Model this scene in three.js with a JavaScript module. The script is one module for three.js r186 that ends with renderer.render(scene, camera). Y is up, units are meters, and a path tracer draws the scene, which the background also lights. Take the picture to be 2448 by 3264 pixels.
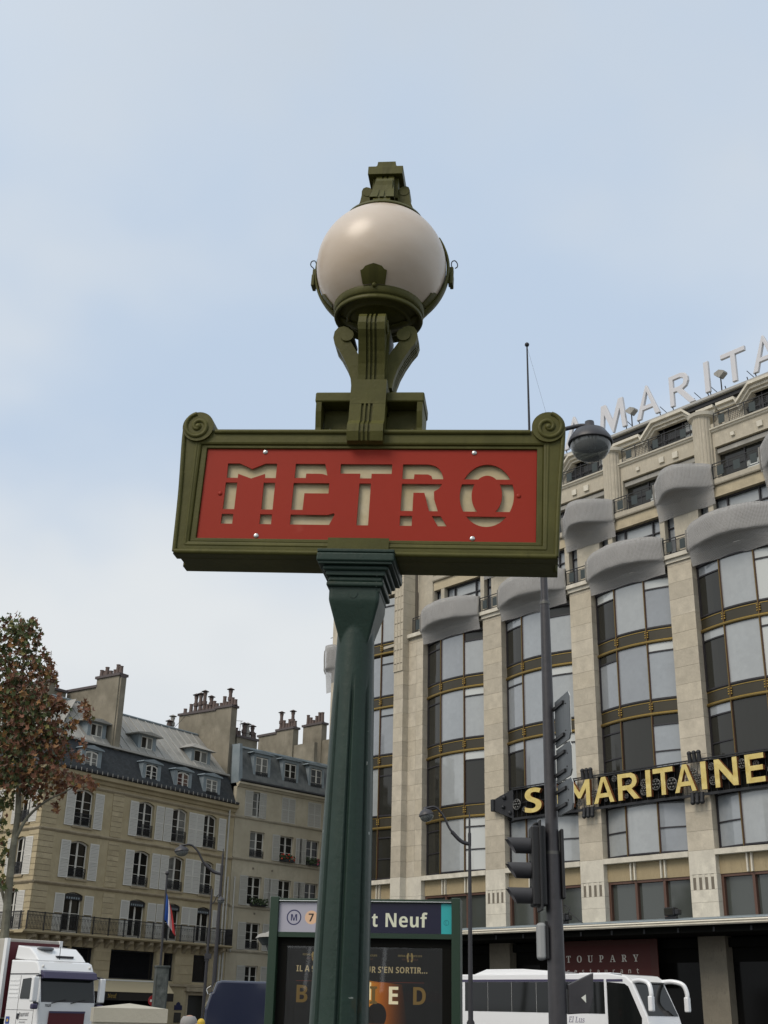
import * as THREE from 'three';
import { mergeGeometries } from 'three/addons/utils/BufferGeometryUtils.js';
import { RoundedBoxGeometry } from 'three/addons/geometries/RoundedBoxGeometry.js';
import { MarchingCubes } from 'three/addons/objects/MarchingCubes.js';
import { FontLoader } from 'three/addons/loaders/FontLoader.js';

/* ---------- camera, sky, sun, exposure ---------- */
const scene = new THREE.Scene();
const camera = new THREE.PerspectiveCamera(46.13, 768 / 1024, 0.1, 1500);
camera.position.set(0, 1.6, 0);
camera.rotation.set(THREE.MathUtils.degToRad(22.5), 0, THREE.MathUtils.degToRad(1.3), 'YXZ');
const renderer = new THREE.WebGLRenderer({ antialias: true });
renderer.setSize(768, 1024);
renderer.toneMapping = THREE.LinearToneMapping;
const EXPOSURE = 1.35;
renderer.toneMappingExposure = EXPOSURE;
renderer.shadowMap.enabled = true;

let seed = 7;
const rnd = () => { seed = (seed * 1664525 + 1013904223) >>> 0; return seed / 4294967296; };
const rr = (a, b) => a + (b - a) * rnd();
const hash = (x, y, z) => { let h = Math.imul(x | 0, 374761393) ^ Math.imul(y | 0, 668265263) ^ Math.imul(z | 0, 2147483647 ^ 40503); h = Math.imul(h ^ (h >>> 13), 1274126177); return ((h ^ (h >>> 16)) >>> 0) / 4294967296; };
const sm = (t) => t * t * (3 - 2 * t);
const lerp = (a, b, t) => a + (b - a) * t;
const clamp = (x, a = 0, b = 1) => Math.min(b, Math.max(a, x));
const sstep = (a, b, x) => sm(clamp((x - a) / (b - a)));
function noise3(x, y, z) {
  const xi = Math.floor(x), yi = Math.floor(y), zi = Math.floor(z), u = sm(x - xi), v = sm(y - yi), w = sm(z - zi);
  const c = (a, b, d) => hash(xi + a, yi + b, zi + d);
  return lerp(lerp(lerp(c(0, 0, 0), c(1, 0, 0), u), lerp(c(0, 1, 0), c(1, 1, 0), u), v), lerp(lerp(c(0, 0, 1), c(1, 0, 1), u), lerp(c(0, 1, 1), c(1, 1, 1), u), v), w);
}
function fbm(x, y, z, n = 5) { let s = 0, a = 0.5, t = 0; for (let i = 0; i < n; i++) { s += a * noise3(x, y, z); t += a; x = x * 2.03 + 11.3; y = y * 2.03 + 4.7; z = z * 2.03 + 7.9; a *= 0.5; } return s / t; }

const SUN = new THREE.Vector3(-0.48, 0.74, 0.47).normalize();
{ // overcast sky: pale blue gaps between soft grey-white cloud, whitest low down
  const W = 1024, H = 512, data = new Float32Array(W * H * 4);
  for (let j = 0; j < H; j++) {
    const el = (j + 0.5) / H * Math.PI - Math.PI / 2, y = Math.sin(el), ce = Math.cos(el), deg = el * 180 / Math.PI;
    for (let i = 0; i < W; i++) {
      const ph = ((i + 0.5) / W - 0.5) * 2 * Math.PI, x = Math.cos(ph) * ce, z = Math.sin(ph) * ce;
      const k = 1 / (Math.max(y, 0) + 0.35);
      const n1 = fbm(x * k * 1.5 + 3.2, y * 1.2 + 1.7, z * k * 1.5 + 8.1, 6), n2 = fbm(x * k * 3.6 + 23.2, y * 3 + 5.7, z * k * 3.6 + 2.1, 5);
      const hi = sstep(24, 50, deg), lo = 1 - sstep(11, 28, deg);
      let blue = [0.515, 0.625, 0.775], white = [0.79, 0.815, 0.825], grey = [0.59, 0.64, 0.695];
      const cover = clamp(sstep(0.36, 0.66, n1 * 0.7 + n2 * 0.3 + lo * 0.30 + hi * 0.12));
      const cl = [0, 1, 2].map((c) => lerp(white[c], grey[c], clamp(hi * 0.9 + (n2 - 0.5) * 0.9)));
      let col = [0, 1, 2].map((c) => lerp(blue[c], cl[c], cover * 0.9));
      const s = Math.max(0, x * SUN.x + y * SUN.y + z * SUN.z);
      const g = (1 + 0.30 * sstep(0.1, 1, s)) / EXPOSURE;
      const o = (j * W + i) * 4;
      if (deg < 0) col = [0.30, 0.30, 0.30];
      for (let c = 0; c < 3; c++) data[o + c] = col[c] * g;
      data[o + 3] = 1;
    }
  }
  const sky = new THREE.DataTexture(data, W, H, THREE.RGBAFormat, THREE.FloatType);
  sky.mapping = THREE.EquirectangularReflectionMapping; sky.magFilter = sky.minFilter = THREE.LinearFilter; sky.needsUpdate = true;
  scene.background = sky; scene.environment = sky;
}
const sun = new THREE.DirectionalLight(0xfff1df, 1.35);
sun.position.copy(SUN).multiplyScalar(160).add(new THREE.Vector3(0, 0, -60));
sun.target.position.set(0, 8, -60);
sun.castShadow = true; sun.shadow.radius = 55; sun.shadow.mapSize.set(2048, 2048);
Object.assign(sun.shadow.camera, { left: -90, right: 90, top: 90, bottom: -90, near: 1, far: 400 });
scene.add(sun, sun.target);

/* ---------- helpers ---------- */
const used = {};
const numbered = (n) => { used[n] = (used[n] ?? -1) + 1; return used[n] ? n + '_' + String(used[n]).padStart(3, '0') : n; };
const V2 = (a) => a.map(([x, y]) => new THREE.Vector2(x, y));
const V3 = (x, y, z) => new THREE.Vector3(x, y, z);
function clean(g) {
  g = g.index ? g.toNonIndexed() : g;
  for (const k of Object.keys(g.attributes)) if (!['position', 'normal', 'uv', 'color'].includes(k)) g.deleteAttribute(k);
  if (!g.attributes.normal) g.computeVertexNormals();
  if (!g.attributes.uv) g.setAttribute('uv', new THREE.BufferAttribute(new Float32Array(g.attributes.position.count * 2), 2));
  return g;
}
const merge = (list) => { list = list.map(clean); return list.length === 1 ? list[0] : mergeGeometries(list); };
function metreUV(g, ox = 0, oy = 0) { // uv in metres, from the axis each face looks along
  g = clean(g); const p = g.attributes.position, n = g.attributes.normal, uv = new Float32Array(p.count * 2);
  for (let i = 0; i < p.count; i += 3) {
    const ax = Math.abs(n.getX(i) + n.getX(i + 1) + n.getX(i + 2)), ay = Math.abs(n.getY(i) + n.getY(i + 1) + n.getY(i + 2)), az = Math.abs(n.getZ(i) + n.getZ(i + 1) + n.getZ(i + 2));
    for (let k = i; k < i + 3; k++) {
      const x = p.getX(k), y = p.getY(k), z = p.getZ(k);
      if (az >= ax && az >= ay) { uv[k * 2] = x + ox; uv[k * 2 + 1] = y + oy; } else if (ax >= ay) { uv[k * 2] = z + ox + 0.37; uv[k * 2 + 1] = y + oy; } else { uv[k * 2] = x + ox; uv[k * 2 + 1] = z + oy; }
    }
  }
  g.setAttribute('uv', new THREE.BufferAttribute(uv, 2));
  return g;
}
function mesh(name, geos, mat, parent) {
  let g = merge(Array.isArray(geos) ? geos : [geos]);
  if (mat.userData.metres) g = metreUV(g, mat.userData.jit ? rr(0, 9) : 0, mat.userData.jit ? rr(0, 9) : 0);
  const m = new THREE.Mesh(g, mat); m.name = numbered(name); m.castShadow = m.receiveShadow = true;
  (parent ?? scene).add(m); return m;
}
const each = (name, geos, mat, parent) => geos.map((g) => mesh(name, g, mat, parent)); // every piece a part of its own
function again(src, parent, x, y, z, ry = 0) { // a further copy of a part with its own parts
  const m = src.clone(); m.traverse((o) => { o.name = numbered(o.name.replace(/_\d{3}$/, '')); });
  m.position.set(x, y, z); m.rotation.y = ry; parent.add(m); return m;
}
function thing(name, label, category, pos = [0, 0, 0], ry = 0, group) {
  const o = new THREE.Group(); o.name = numbered(name); o.position.set(...pos); o.rotation.y = ry;
  o.userData = { label, category }; if (group) o.userData.group = group; scene.add(o); return o;
}
const tag = (o, label, category, group) => { o.userData = { ...o.userData, label, category, ...(group ? { group } : {}) }; return o; };
const stuff = (o) => { o.userData.kind = 'stuff'; return o; };
const BX = (x0, x1, y0, y1, z0, z1) => new THREE.BoxGeometry(Math.abs(x1 - x0), Math.abs(y1 - y0), Math.abs(z1 - z0)).translate((x0 + x1) / 2, (y0 + y1) / 2, (z0 + z1) / 2);
const RB = (x0, x1, y0, y1, z0, z1, r = 0.02, s = 2) => new RoundedBoxGeometry(x1 - x0, y1 - y0, z1 - z0, s, r).translate((x0 + x1) / 2, (y0 + y1) / 2, (z0 + z1) / 2);
const CY = (r0, r1, h, x, y, z, n = 16) => new THREE.CylinderGeometry(r1, r0, h, n).translate(x, y + h / 2, z);
const SP = (r, x, y, z, a = 16, b = 12) => new THREE.SphereGeometry(r, a, b).translate(x, y, z);
const EX = (pts, z0, z1, holes = [], bevel = 0) => {
  const s = new THREE.Shape(V2(pts)); for (const h of holes) s.holes.push(new THREE.Path(V2(h)));
  return new THREE.ExtrudeGeometry(s, { depth: z1 - z0 - 2 * bevel, bevelEnabled: bevel > 0, bevelSize: bevel, bevelThickness: bevel, bevelOffset: -bevel, bevelSegments: 2, curveSegments: 8 }).translate(0, 0, z0 + bevel);
};
// the same, for an outline given as (z, y) drawn out along x
const EXX = (pts, x0, x1, bevel = 0) => EX(pts.map(([z, y]) => [-z, y]), x0, x1, [], bevel).rotateY(Math.PI / 2);
const TUBE = (pts, r, n = 24, k = 8, closed = false) => new THREE.TubeGeometry(new THREE.CatmullRomCurve3(pts.map((p) => V3(...p)), closed), n, r, k, closed);
function ROD(a, b, r0, r1 = r0, k = 8) {
  const A = V3(...a), B = V3(...b), d = B.clone().sub(A), g = new THREE.CylinderGeometry(r1, r0, d.length(), k);
  g.applyQuaternion(new THREE.Quaternion().setFromUnitVectors(V3(0, 1, 0), d.clone().normalize())); return g.translate((A.x + B.x) / 2, (A.y + B.y) / 2, (A.z + B.z) / 2);
}
function fromQuads(q, smooth) { // list of [a,b,c,d] corner arrays, counter-clockwise from outside
  const pos = [], uv = [];
  for (const [a, b, c, d] of q) { pos.push(...a, ...b, ...c, ...a, ...c, ...d); uv.push(0, 0, 1, 0, 1, 1, 0, 0, 1, 1, 0, 1); }
  const g = new THREE.BufferGeometry(); g.setAttribute('position', new THREE.Float32BufferAttribute(pos, 3)); g.setAttribute('uv', new THREE.Float32BufferAttribute(uv, 2)); g.computeVertexNormals(); return g;
}
// plan line (u, w) swept with a closed outline (out, v): rails, ledges, curved panes
function SW(plan, prof, caps = true) {
  const n = plan.length, off = plan.map((p, i) => {
    const a = plan[Math.max(0, i - 1)], b = plan[Math.min(n - 1, i + 1)], dx = b[0] - a[0], dz = b[1] - a[1], l = Math.hypot(dx, dz) || 1; return [-dz / l, dx / l];
  });
  const at = (i, [o, v]) => [plan[i][0] + off[i][0] * o, v, plan[i][1] + off[i][1] * o], q = [], m = prof.length;
  for (let i = 0; i < n - 1; i++) for (let k = 0; k < m; k++) q.push([at(i, prof[k]), at(i, prof[(k + 1) % m]), at(i + 1, prof[(k + 1) % m]), at(i + 1, prof[k])]);
  if (caps) {
    const tris = THREE.ShapeUtils.triangulateShape(V2(prof), []);
    for (const t of tris) { const f = t.map((k) => at(0, prof[k])), g = t.map((k) => at(n - 1, prof[k])); q.push([f[0], f[2], f[1], f[0]], [g[0], g[1], g[2], g[0]]); }
  }
  let area = 0; for (let k = 0; k < m; k++) { const [a, b] = [prof[k], prof[(k + 1) % m]]; area += a[0] * b[1] - b[0] * a[1]; }
  return fromQuads(area < 0 ? q : q.map(([a, b, c, d]) => [a, d, c, b]));
}
const rectP = (o0, o1, v0, v1) => [[o0, v0], [o1, v0], [o1, v1], [o0, v1]];

/* ---------- surfaces ---------- */
const PX = new Map();
function tex(key, w, h, f, { srgb = true, rep = [1, 1] } = {}) { // f(x, y in 0..1) -> [r,g,b] linear 0..1, wrapped
  const d = new Uint8Array(w * h * 4), enc = (c) => { c = clamp(c); return Math.round(255 * (srgb ? (c <= 0.0031308 ? 12.92 * c : 1.055 * Math.pow(c, 1 / 2.4) - 0.055) : c)); };
  for (let j = 0; j < h; j++) for (let i = 0; i < w; i++) { const c = f(i / w, j / h), o = (j * w + i) * 4; d[o] = enc(c[0]); d[o + 1] = enc(c[1]); d[o + 2] = enc(c[2]); d[o + 3] = 255; }
  const t = new THREE.DataTexture(d, w, h, THREE.RGBAFormat); t.wrapS = t.wrapT = THREE.RepeatWrapping; t.magFilter = THREE.LinearFilter; t.minFilter = THREE.LinearMipmapLinearFilter; t.generateMipmaps = true;
  if (srgb) t.colorSpace = THREE.SRGBColorSpace; t.repeat.set(...rep); t.needsUpdate = true; return t;
}
// noise that wraps at 1
const wrapN = (x, y, f, s, n = 4) => { const X = x * f, Y = y * f, a = (i, j) => fbm(X + i * f, Y + j * f, s, n), u = x, v = y; return lerp(lerp(a(0, 0), a(-1, 0), u), lerp(a(0, -1), a(-1, -1), u), v); };
function mottle(base, dark, light, f, s, size, streak = 0) {
  return tex(null, 256, 256, (x, y) => {
    const a = wrapN(x, y, f, s, 5), b = wrapN(x, y, f * 6, s + 9, 3), st = streak ? wrapN(x, y * 0.12, f * 9, s + 17, 3) : 0.5;
    const k = clamp((a - 0.5) * 1.7 + 0.5), m = 0.9 + 0.2 * b, q = 1 - streak * sstep(0.52, 0.8, st) * sstep(0.42, 0.6, a);
    return base.map((c, i) => lerp(dark[i], light[i], k) * m * q);
  }, { rep: [1 / size, 1 / size] });
}
const std = (o, extra) => { const m = new THREE.MeshStandardMaterial(o); Object.assign(m.userData, extra); return m; };
const phy = (o, extra) => { const m = new THREE.MeshPhysicalMaterial(o); Object.assign(m.userData, extra); return m; };
const lin = (r, g, b) => new THREE.Color().setRGB(r, g, b);
const plain = (r, g, b, rough = 0.7, metal = 0) => std({ color: lin(r, g, b), roughness: rough, metalness: metal });
const bumpT = tex('bump', 256, 256, (x, y) => { const v = wrapN(x, y, 12, 3, 4); return [v, v, v]; }, { srgb: false });
const M = {};
const bumpRep = (s) => { const t = bumpT.clone(); t.repeat.set(1 / s, 1 / s); return t; };
const B1 = bumpRep(1), B2 = bumpRep(0.25);
const stoneOf = (t, s, streak) => std({ map: mottle(t, t.map((c) => c * 0.80), t.map((c) => c * 1.12), 5, s, 2.3, streak), roughness: 0.9, bumpMap: B1, bumpScale: 0.008 }, { metres: true, jit: true });
M.stone = [stoneOf([0.50, 0.45, 0.355], 1, 0.10), stoneOf([0.475, 0.425, 0.33], 2, 0.12), stoneOf([0.52, 0.47, 0.375], 3, 0.08), stoneOf([0.455, 0.41, 0.325], 4, 0.14)];
M.cleanStone = stoneOf([0.60, 0.565, 0.475], 5, 0.12);
M.ochre = stoneOf([0.34, 0.275, 0.165], 6, 0.25);
M.joint = plain(0.16, 0.14, 0.11, 0.95);
M.upStone = stoneOf([0.46, 0.42, 0.335], 7, 0.22);
M.netStone = stoneOf([0.27, 0.26, 0.235], 8, 0.2);
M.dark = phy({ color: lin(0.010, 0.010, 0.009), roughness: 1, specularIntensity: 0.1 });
M.bronze = std({ color: lin(0.042, 0.036, 0.022), roughness: 0.45, metalness: 0.35 });
M.frame = std({ color: lin(0.018, 0.016, 0.020), roughness: 0.5 });
M.copper = std({ color: lin(0.115, 0.062, 0.045), roughness: 0.45, metalness: 0.3 });
M.gilt = std({ color: lin(0.42, 0.28, 0.065), roughness: 0.38, metalness: 0.65 });
M.giltDull = std({ color: lin(0.17, 0.12, 0.04), roughness: 0.42, metalness: 0.6 });
M.pane = [[0.235, 0.255, 0.275], [0.275, 0.30, 0.32], [0.325, 0.345, 0.35], [0.20, 0.22, 0.24]].map((c, i) => phy({ map: mottle(c, c.map((v) => v * 0.93), c.map((v) => v * 1.05), 2, 30 + i, 3), roughness: 0.14, clearcoat: 1, clearcoatRoughness: 0.04 }, { metres: true, jit: true }));
M.paneWhite = phy({ color: lin(0.50, 0.52, 0.50), roughness: 0.2, clearcoat: 1, clearcoatRoughness: 0.05 });
M.paneDark = phy({ color: lin(0.026, 0.026, 0.022), roughness: 0.06, specularIntensity: 0.8 });
M.paneBlack = phy({ color: lin(0.010, 0.010, 0.011), roughness: 0.05, ior: 1.5 });
M.iron = std({ color: lin(0.020, 0.021, 0.024), roughness: 0.55, metalness: 0.2 });
M.ironGreen = std({ color: lin(0.028, 0.040, 0.040), roughness: 0.5, metalness: 0.1 });
M.lampGrey = std({ color: lin(0.075, 0.075, 0.085), roughness: 0.5 });
M.zinc = std({ map: mottle([0.30, 0.295, 0.265], [0.22, 0.215, 0.195], [0.37, 0.36, 0.325], 5, 12, 3, 0.3), roughness: 0.7 }, { metres: true, jit: true });
M.zincBlue = std({ map: mottle([0.20, 0.24, 0.26], [0.16, 0.20, 0.22], [0.25, 0.29, 0.31], 4, 13, 2), roughness: 0.6 }, { metres: true, jit: true });
M.white = plain(0.66, 0.66, 0.62, 0.5);
M.letterWhite = plain(0.58, 0.58, 0.60, 0.4);
/* ---------- ground ---------- */
M.asphalt = std({ map: mottle([0.055, 0.055, 0.055], [0.045, 0.045, 0.045], [0.07, 0.07, 0.068], 8, 51, 2), roughness: 0.95 }, { metres: true });
M.paving = std({ map: mottle([0.13, 0.125, 0.115], [0.10, 0.095, 0.09], [0.16, 0.155, 0.14], 6, 52, 2), roughness: 0.95 }, { metres: true });
{
  const struct = (o) => { o.userData.kind = 'structure'; return o; };
  struct(mesh('ground', BX(-400, 400, -0.3, -0.14, -420, 380), M.asphalt));
  const a = Math.atan2(-0.75900173, 0.6510886);
  const road = struct(mesh('road', BX(-200, 200, -0.139, -0.002, 6, 62), M.asphalt)); road.position.set(7.617, 0, -88); road.rotation.y = a;
  const walk = struct(mesh('pavement', BX(-200, 200, -0.139, 0.0, -0.9, 5.99), M.paving)); walk.position.set(7.617, 0, -88); walk.rotation.y = a;
  const quay = struct(mesh('pavement', BX(-200, 200, -0.139, 0.0, 62.01, 110), M.paving)); quay.position.set(7.617, 0, -88); quay.rotation.y = a;
}

/* ---------- department store on the right ---------- */
const PIL = [[-18.2, -16.9], [0.17, 2.07], [8.80, 10.72], [17.27, 19.15], [25.74, 27.65]];   // pilaster faces along the front
const BAYS = [[2.07, 8.80], [10.72, 17.27], [19.15, 25.74]];
const store = thing('department_store', 'tall pale stone department store with bow windows, netted balconies and letters on its roof', 'building', [7.617, 0, -88], Math.atan2(-0.75900173, 0.6510886));
const stoneV = () => M.stone[Math.floor(rnd() * 4)];
{ // body behind everything
  mesh('wall', [BX(-18.2, 27.65, 0, 7.1, -13, -1.6), BX(-18.2, 27.65, 7.1, 29.5, -13, -0.95), BX(-18.1, 27.65, 29.5, 34.2, -13, -1.9), BX(-18.0, 27.65, 34.2, 39.8, -13, -4.6), BX(-17.8, 27.65, 39.8, 43.0, -13, -7.2)], M.upStone, store);
  mesh('terrace_floor', [BX(-18.2, 27.65, 29.28, 29.5, -1.9, -0.05)], M.upStone, store);
}
function block(parent, x0, x1, y0, y1, z0, z1, mat) { return mesh('stone_block', BX(x0, x1, y0, y1, z0, z1), mat ?? stoneV(), parent); }
for (let i = 1; i < PIL.length; i++) { // pilasters laid of stone blocks
  const [a, b] = PIL[i];
  const p = mesh('pilaster', BX(a + 0.02, b - 0.02, 7.1, 29.28, -0.95, -0.025), M.joint, store);
  for (let y = 10.86, k = 0; y < 29.2; y += 1.138, k++) block(p, a, b, y, Math.min(y + 1.124, 29.27), -0.62, rr(-0.004, 0.004));
  // cleaned base with four slots
  block(p, a, b, 9.48, 10.846, -0.62, 0.012, M.cleanStone);
  block(p, a, b, 7.88, 8.58, -0.62, 0.012, M.cleanStone); block(p, a, b, 7.0, 7.867, -0.62, 0.012, M.cleanStone);
  const w = b - a, s = 0.115 * w; let u = a;
  for (let k = 0; k < 5; k++) { const e = k === 4 ? b : a + 0.105 * w + k * 0.225 * w; block(p, u, e, 8.593, 9.467, -0.62, 0.012, M.cleanStone); u = e + s; }
  const slots = []; for (let k = 0; k < 4; k++) { const e = a + 0.105 * w + k * 0.225 * w; slots.push(BX(e + 0.002, e + s - 0.002, 8.60, 8.70, -0.62, -0.03), BX(e + 0.002, e + s - 0.002, 9.30, 9.46, -0.62, -0.02)); }
  each('slot_sill', slots, M.cleanStone, p);
  // little slab and rail at its head
  mesh('balcony_slab', [BX(a - 0.15, b + 0.15, 29.55, 29.82, -1.8, 0.30), BX(a - 0.05, b + 0.05, 29.29, 29.55, -1.2, 0.12)], M.cleanStone, store);
}
function gridRail(parent, u0, u1, v0, w, h = 1.12, grid = false) { // iron railing with plates
  const g = [BX(u0, u1, v0 + h - 0.05, v0 + h, w - 0.03, w + 0.03), BX(u0, u1, v0 + 0.06, v0 + 0.10, w - 0.02, w + 0.02), BX(u0, u1, v0 + h - 0.22, v0 + h - 0.19, w - 0.02, w + 0.02)];
  const n = Math.max(1, Math.round((u1 - u0) / 1.35)), L = (u1 - u0) / n, plates = [];
  for (let k = 0; k <= n; k++) g.push(BX(u0 + k * L - 0.03, u0 + k * L + 0.03, v0, v0 + h - 0.051, w - 0.025, w + 0.025));
  for (let k = 0; k < n; k++) {
    const a = u0 + k * L;
    if (grid && k % 2) { for (let q = 1; q < 9; q++) g.push(BX(a + q * L / 9 - 0.012, a + q * L / 9 + 0.012, v0 + 0.101, v0 + h - 0.221, w - 0.012, w + 0.012)); for (let q = 1; q < 6; q++) g.push(BX(a + 0.03, a + L - 0.03, v0 + 0.1 + q * 0.13, v0 + 0.12 + q * 0.13, w - 0.008, w + 0.008)); }
    else { plates.push(BX(a + L * 0.30, a + L * 0.70, v0 + 0.2, v0 + h - 0.26, w - 0.015, w + 0.015)); for (const q of [0.09, 0.17, 0.25, 0.75, 0.83, 0.91]) g.push(BX(a + q * L - 0.012, a + q * L + 0.012, v0 + 0.101, v0 + h - 0.19, w - 0.012, w + 0.012)); }
  }
  const r = mesh('railing', g, M.iron, parent);
  for (const pl of plates) mesh('plate', pl, M.ironGreen, r);
  return r;
}
for (let i = 1; i < PIL.length; i++) gridRail(store, PIL[i][0] - 0.1, PIL[i][1] + 0.1, 29.83, 0.2, 1.14);

/* bow windows, four storeys to a bay */
const bowW = (s) => -0.56 + 0.62 * (1 - (2 * s - 1) ** 2);
const bowLine = (u0, u1, s0, s1, n) => Array.from({ length: n + 1 }, (_, k) => { const s = lerp(s0, s1, k / n); return [lerp(u0, u1, s), bowW(s)]; });
// storey: [glass bottom, glass top, transom or 0, extra bar or 0, rail centre below or 0]
const STOREYS = [[25.36, 28.62, 28.02, 0], [20.57, 24.34, 23.70, 0], [15.76, 19.46, 18.88, 17.15], [11.0, 14.66, 14.06, 12.42]];
// tone of each pane: per bay, per storey, [left, middle, right, left top, right top]; d dark, w white blind, 0-3 greys
const TONES = [
  ['d01dd2'.slice(0, 5), 'd121d', 'd20ww', 'd2w0w', 'd33ww'],
  ['0120w', '0121w', '001dw', 'd2w2w', 'dd11d'],
  ['0022w', 'd0w1w', 'dd1dd', 'ddd1d', 'dd0dd'],
  ['02121', '1020w', '220ww', '121ww', '22022']];
const TONE = { 0: 0, 1: 1, 2: 2, 3: 3 };
const paneMat = (c) => (c === 'd' ? M.paneDark : c === 'w' ? M.paneWhite : M.pane[TONE[c] ?? 0]);
function bowWindow(u0, u1, st, tones, barsLow) {
  const [gb, gt, tr, lo] = st, S = [0.015, 0.19 + 0.119, 0.5 + 0.191, 0.985];
  const fr = [];
  for (const s of [0.012, 0.988]) fr.push(SW(bowLine(u0, u1, s - 0.012, s + 0.012, 1), rectP(-0.10, 0.05, gb, gt)));
  fr.push(SW(bowLine(u0, u1, 0, 1, 14), rectP(-0.10, 0.06, gb - 0.10, gb)));
  fr.push(SW(bowLine(u0, u1, 0.025, 0.3, 4), rectP(-0.06, 0.05, tr - 0.09, tr)), SW(bowLine(u0, u1, 0.7, 0.975, 4), rectP(-0.06, 0.05, tr - 0.09, tr)));
  if (lo && barsLow) fr.push(SW(bowLine(u0, u1, 0.025, 0.3, 4), rectP(-0.06, 0.045, lo - 0.04, lo + 0.04)), SW(bowLine(u0, u1, 0.7, 0.975, 4), rectP(-0.06, 0.045, lo - 0.04, lo + 0.04)));
  const w = mesh('bow_window', fr, M.frame, store);
  const P = (s0, s1, v0, v1, t) => mesh('pane', SW(bowLine(u0, u1, s0, s1, 5), rectP(-0.05, -0.02, v0, v1)), paneMat(t), w);
  P(0.024, S[1], gb, tr - 0.09, tones[0]); P(S[1], S[2], gb, gt, tones[1]); P(S[2], 0.976, gb, tr - 0.09, tones[2]);
  P(0.024, S[1], tr, gt, tones[3]); P(S[2], 0.976, tr, gt, tones[4]);
  return w;
}
function spandrel(u0, u1, gb) { // dark band with thin gilt line and a heavy gilt rail between storeys
  const sp = mesh('spandrel_band', SW(bowLine(u0, u1, 0, 1, 14), rectP(-0.12, 0.0, gb - 0.87, gb - 0.101)), M.bronze, store);
  mesh('gilded_rail', [SW(bowLine(u0, u1, 0, 1, 16), [[0.0, gb - 1.10], [0.08, gb - 1.12], [0.13, gb - 1.06], [0.13, gb - 0.96], [0.08, gb - 0.90], [0.0, gb - 0.90]])], M.giltDull, sp);
  each('gilt_line', [SW(bowLine(u0, u1, 0, 1, 14), rectP(0.001, 0.03, gb - 0.23, gb - 0.20)), SW(bowLine(u0, u1, 0, 1, 14), rectP(0.131, 0.14, gb - 0.985, gb - 0.955))], M.gilt, sp);
  for (const s of [0.309, 0.691]) { // gilt bosses where mullion and rail cross
    const [u, w] = [lerp(u0, u1, s), bowW(s)], g = [];
    for (let r = 0; r < 3; r++) for (const d of [-0.10, 0.10]) g.push(SP(0.055, u + d, gb - 0.36 - r * 0.16, w + 0.06, 8, 6));
    stuff(mesh('gilt_boss', g, M.gilt, sp));
  }
}
BAYS.forEach(([u0, u1], b) => {
  STOREYS.forEach((st, k) => { bowWindow(u0, u1, st, TONES[k][b === 0 ? 1 : b === 1 ? 2 : 3], b > 0 || k > 2); if (k < 3) spandrel(u0, u1, st[0]); });
  for (const s of [0.309, 0.691]) {
    const u = lerp(u0, u1, s), w = bowW(s);
    mesh('mullion', [BX(u - 0.055, u + 0.055, 10.9, 28.62, w - 0.06, w + 0.07)], M.copper, store);
    mesh('gilt_rod', [ROD([u, 10.9, w + 0.09], [u, 28.6, w + 0.09], 0.03, 0.03, 6)], M.giltDull, store);
  }
  mesh('bow_soffit', SW(bowLine(u0, u1, 0, 1, 14), rectP(-0.3, 0.10, 28.63, 28.80)), M.frame, store);
});
// bay 1 (between stepped pier and first pilaster) and corner bay 0
const BAY1 = [-6.50, 0.17], BAY0 = [-16.9, -9.2];
STOREYS.forEach((st, k) => { bowWindow(...BAY1, st, [['d02dd', 'd12dw', 'd2ddw', 'd2wdw'][k]][0], k > 2); if (k < 3) spandrel(...BAY1, st[0]); });
STOREYS.forEach((st, k) => { bowWindow(...BAY0, st, ['d0001', 'd0001', 'd2ddd', 'ddddd'][k], k > 2); if (k < 3) spandrel(...BAY0, st[0]); });
bowWindow(...BAY0, [29.9, 33.6, 33.0, 0], 'd2222', false); spandrel(...BAY0, 29.9);
for (const [u0, u1] of [BAY1, BAY0]) for (const s of [0.309, 0.691]) {
  const u = lerp(u0, u1, s), w = bowW(s), top = u0 < -9 ? 33.6 : 28.62;
  mesh('mullion', [BX(u - 0.055, u + 0.055, 10.9, top, w - 0.06, w + 0.07)], M.copper, store);
  mesh('gilt_rod', [ROD([u, 10.9, w + 0.09], [u, top, w + 0.09], 0.03, 0.03, 6)], M.giltDull, store);
}
mesh('bow_soffit', SW(bowLine(...BAY1, 0, 1, 14), rectP(-0.3, 0.10, 28.63, 28.80)), M.frame, store);
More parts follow.
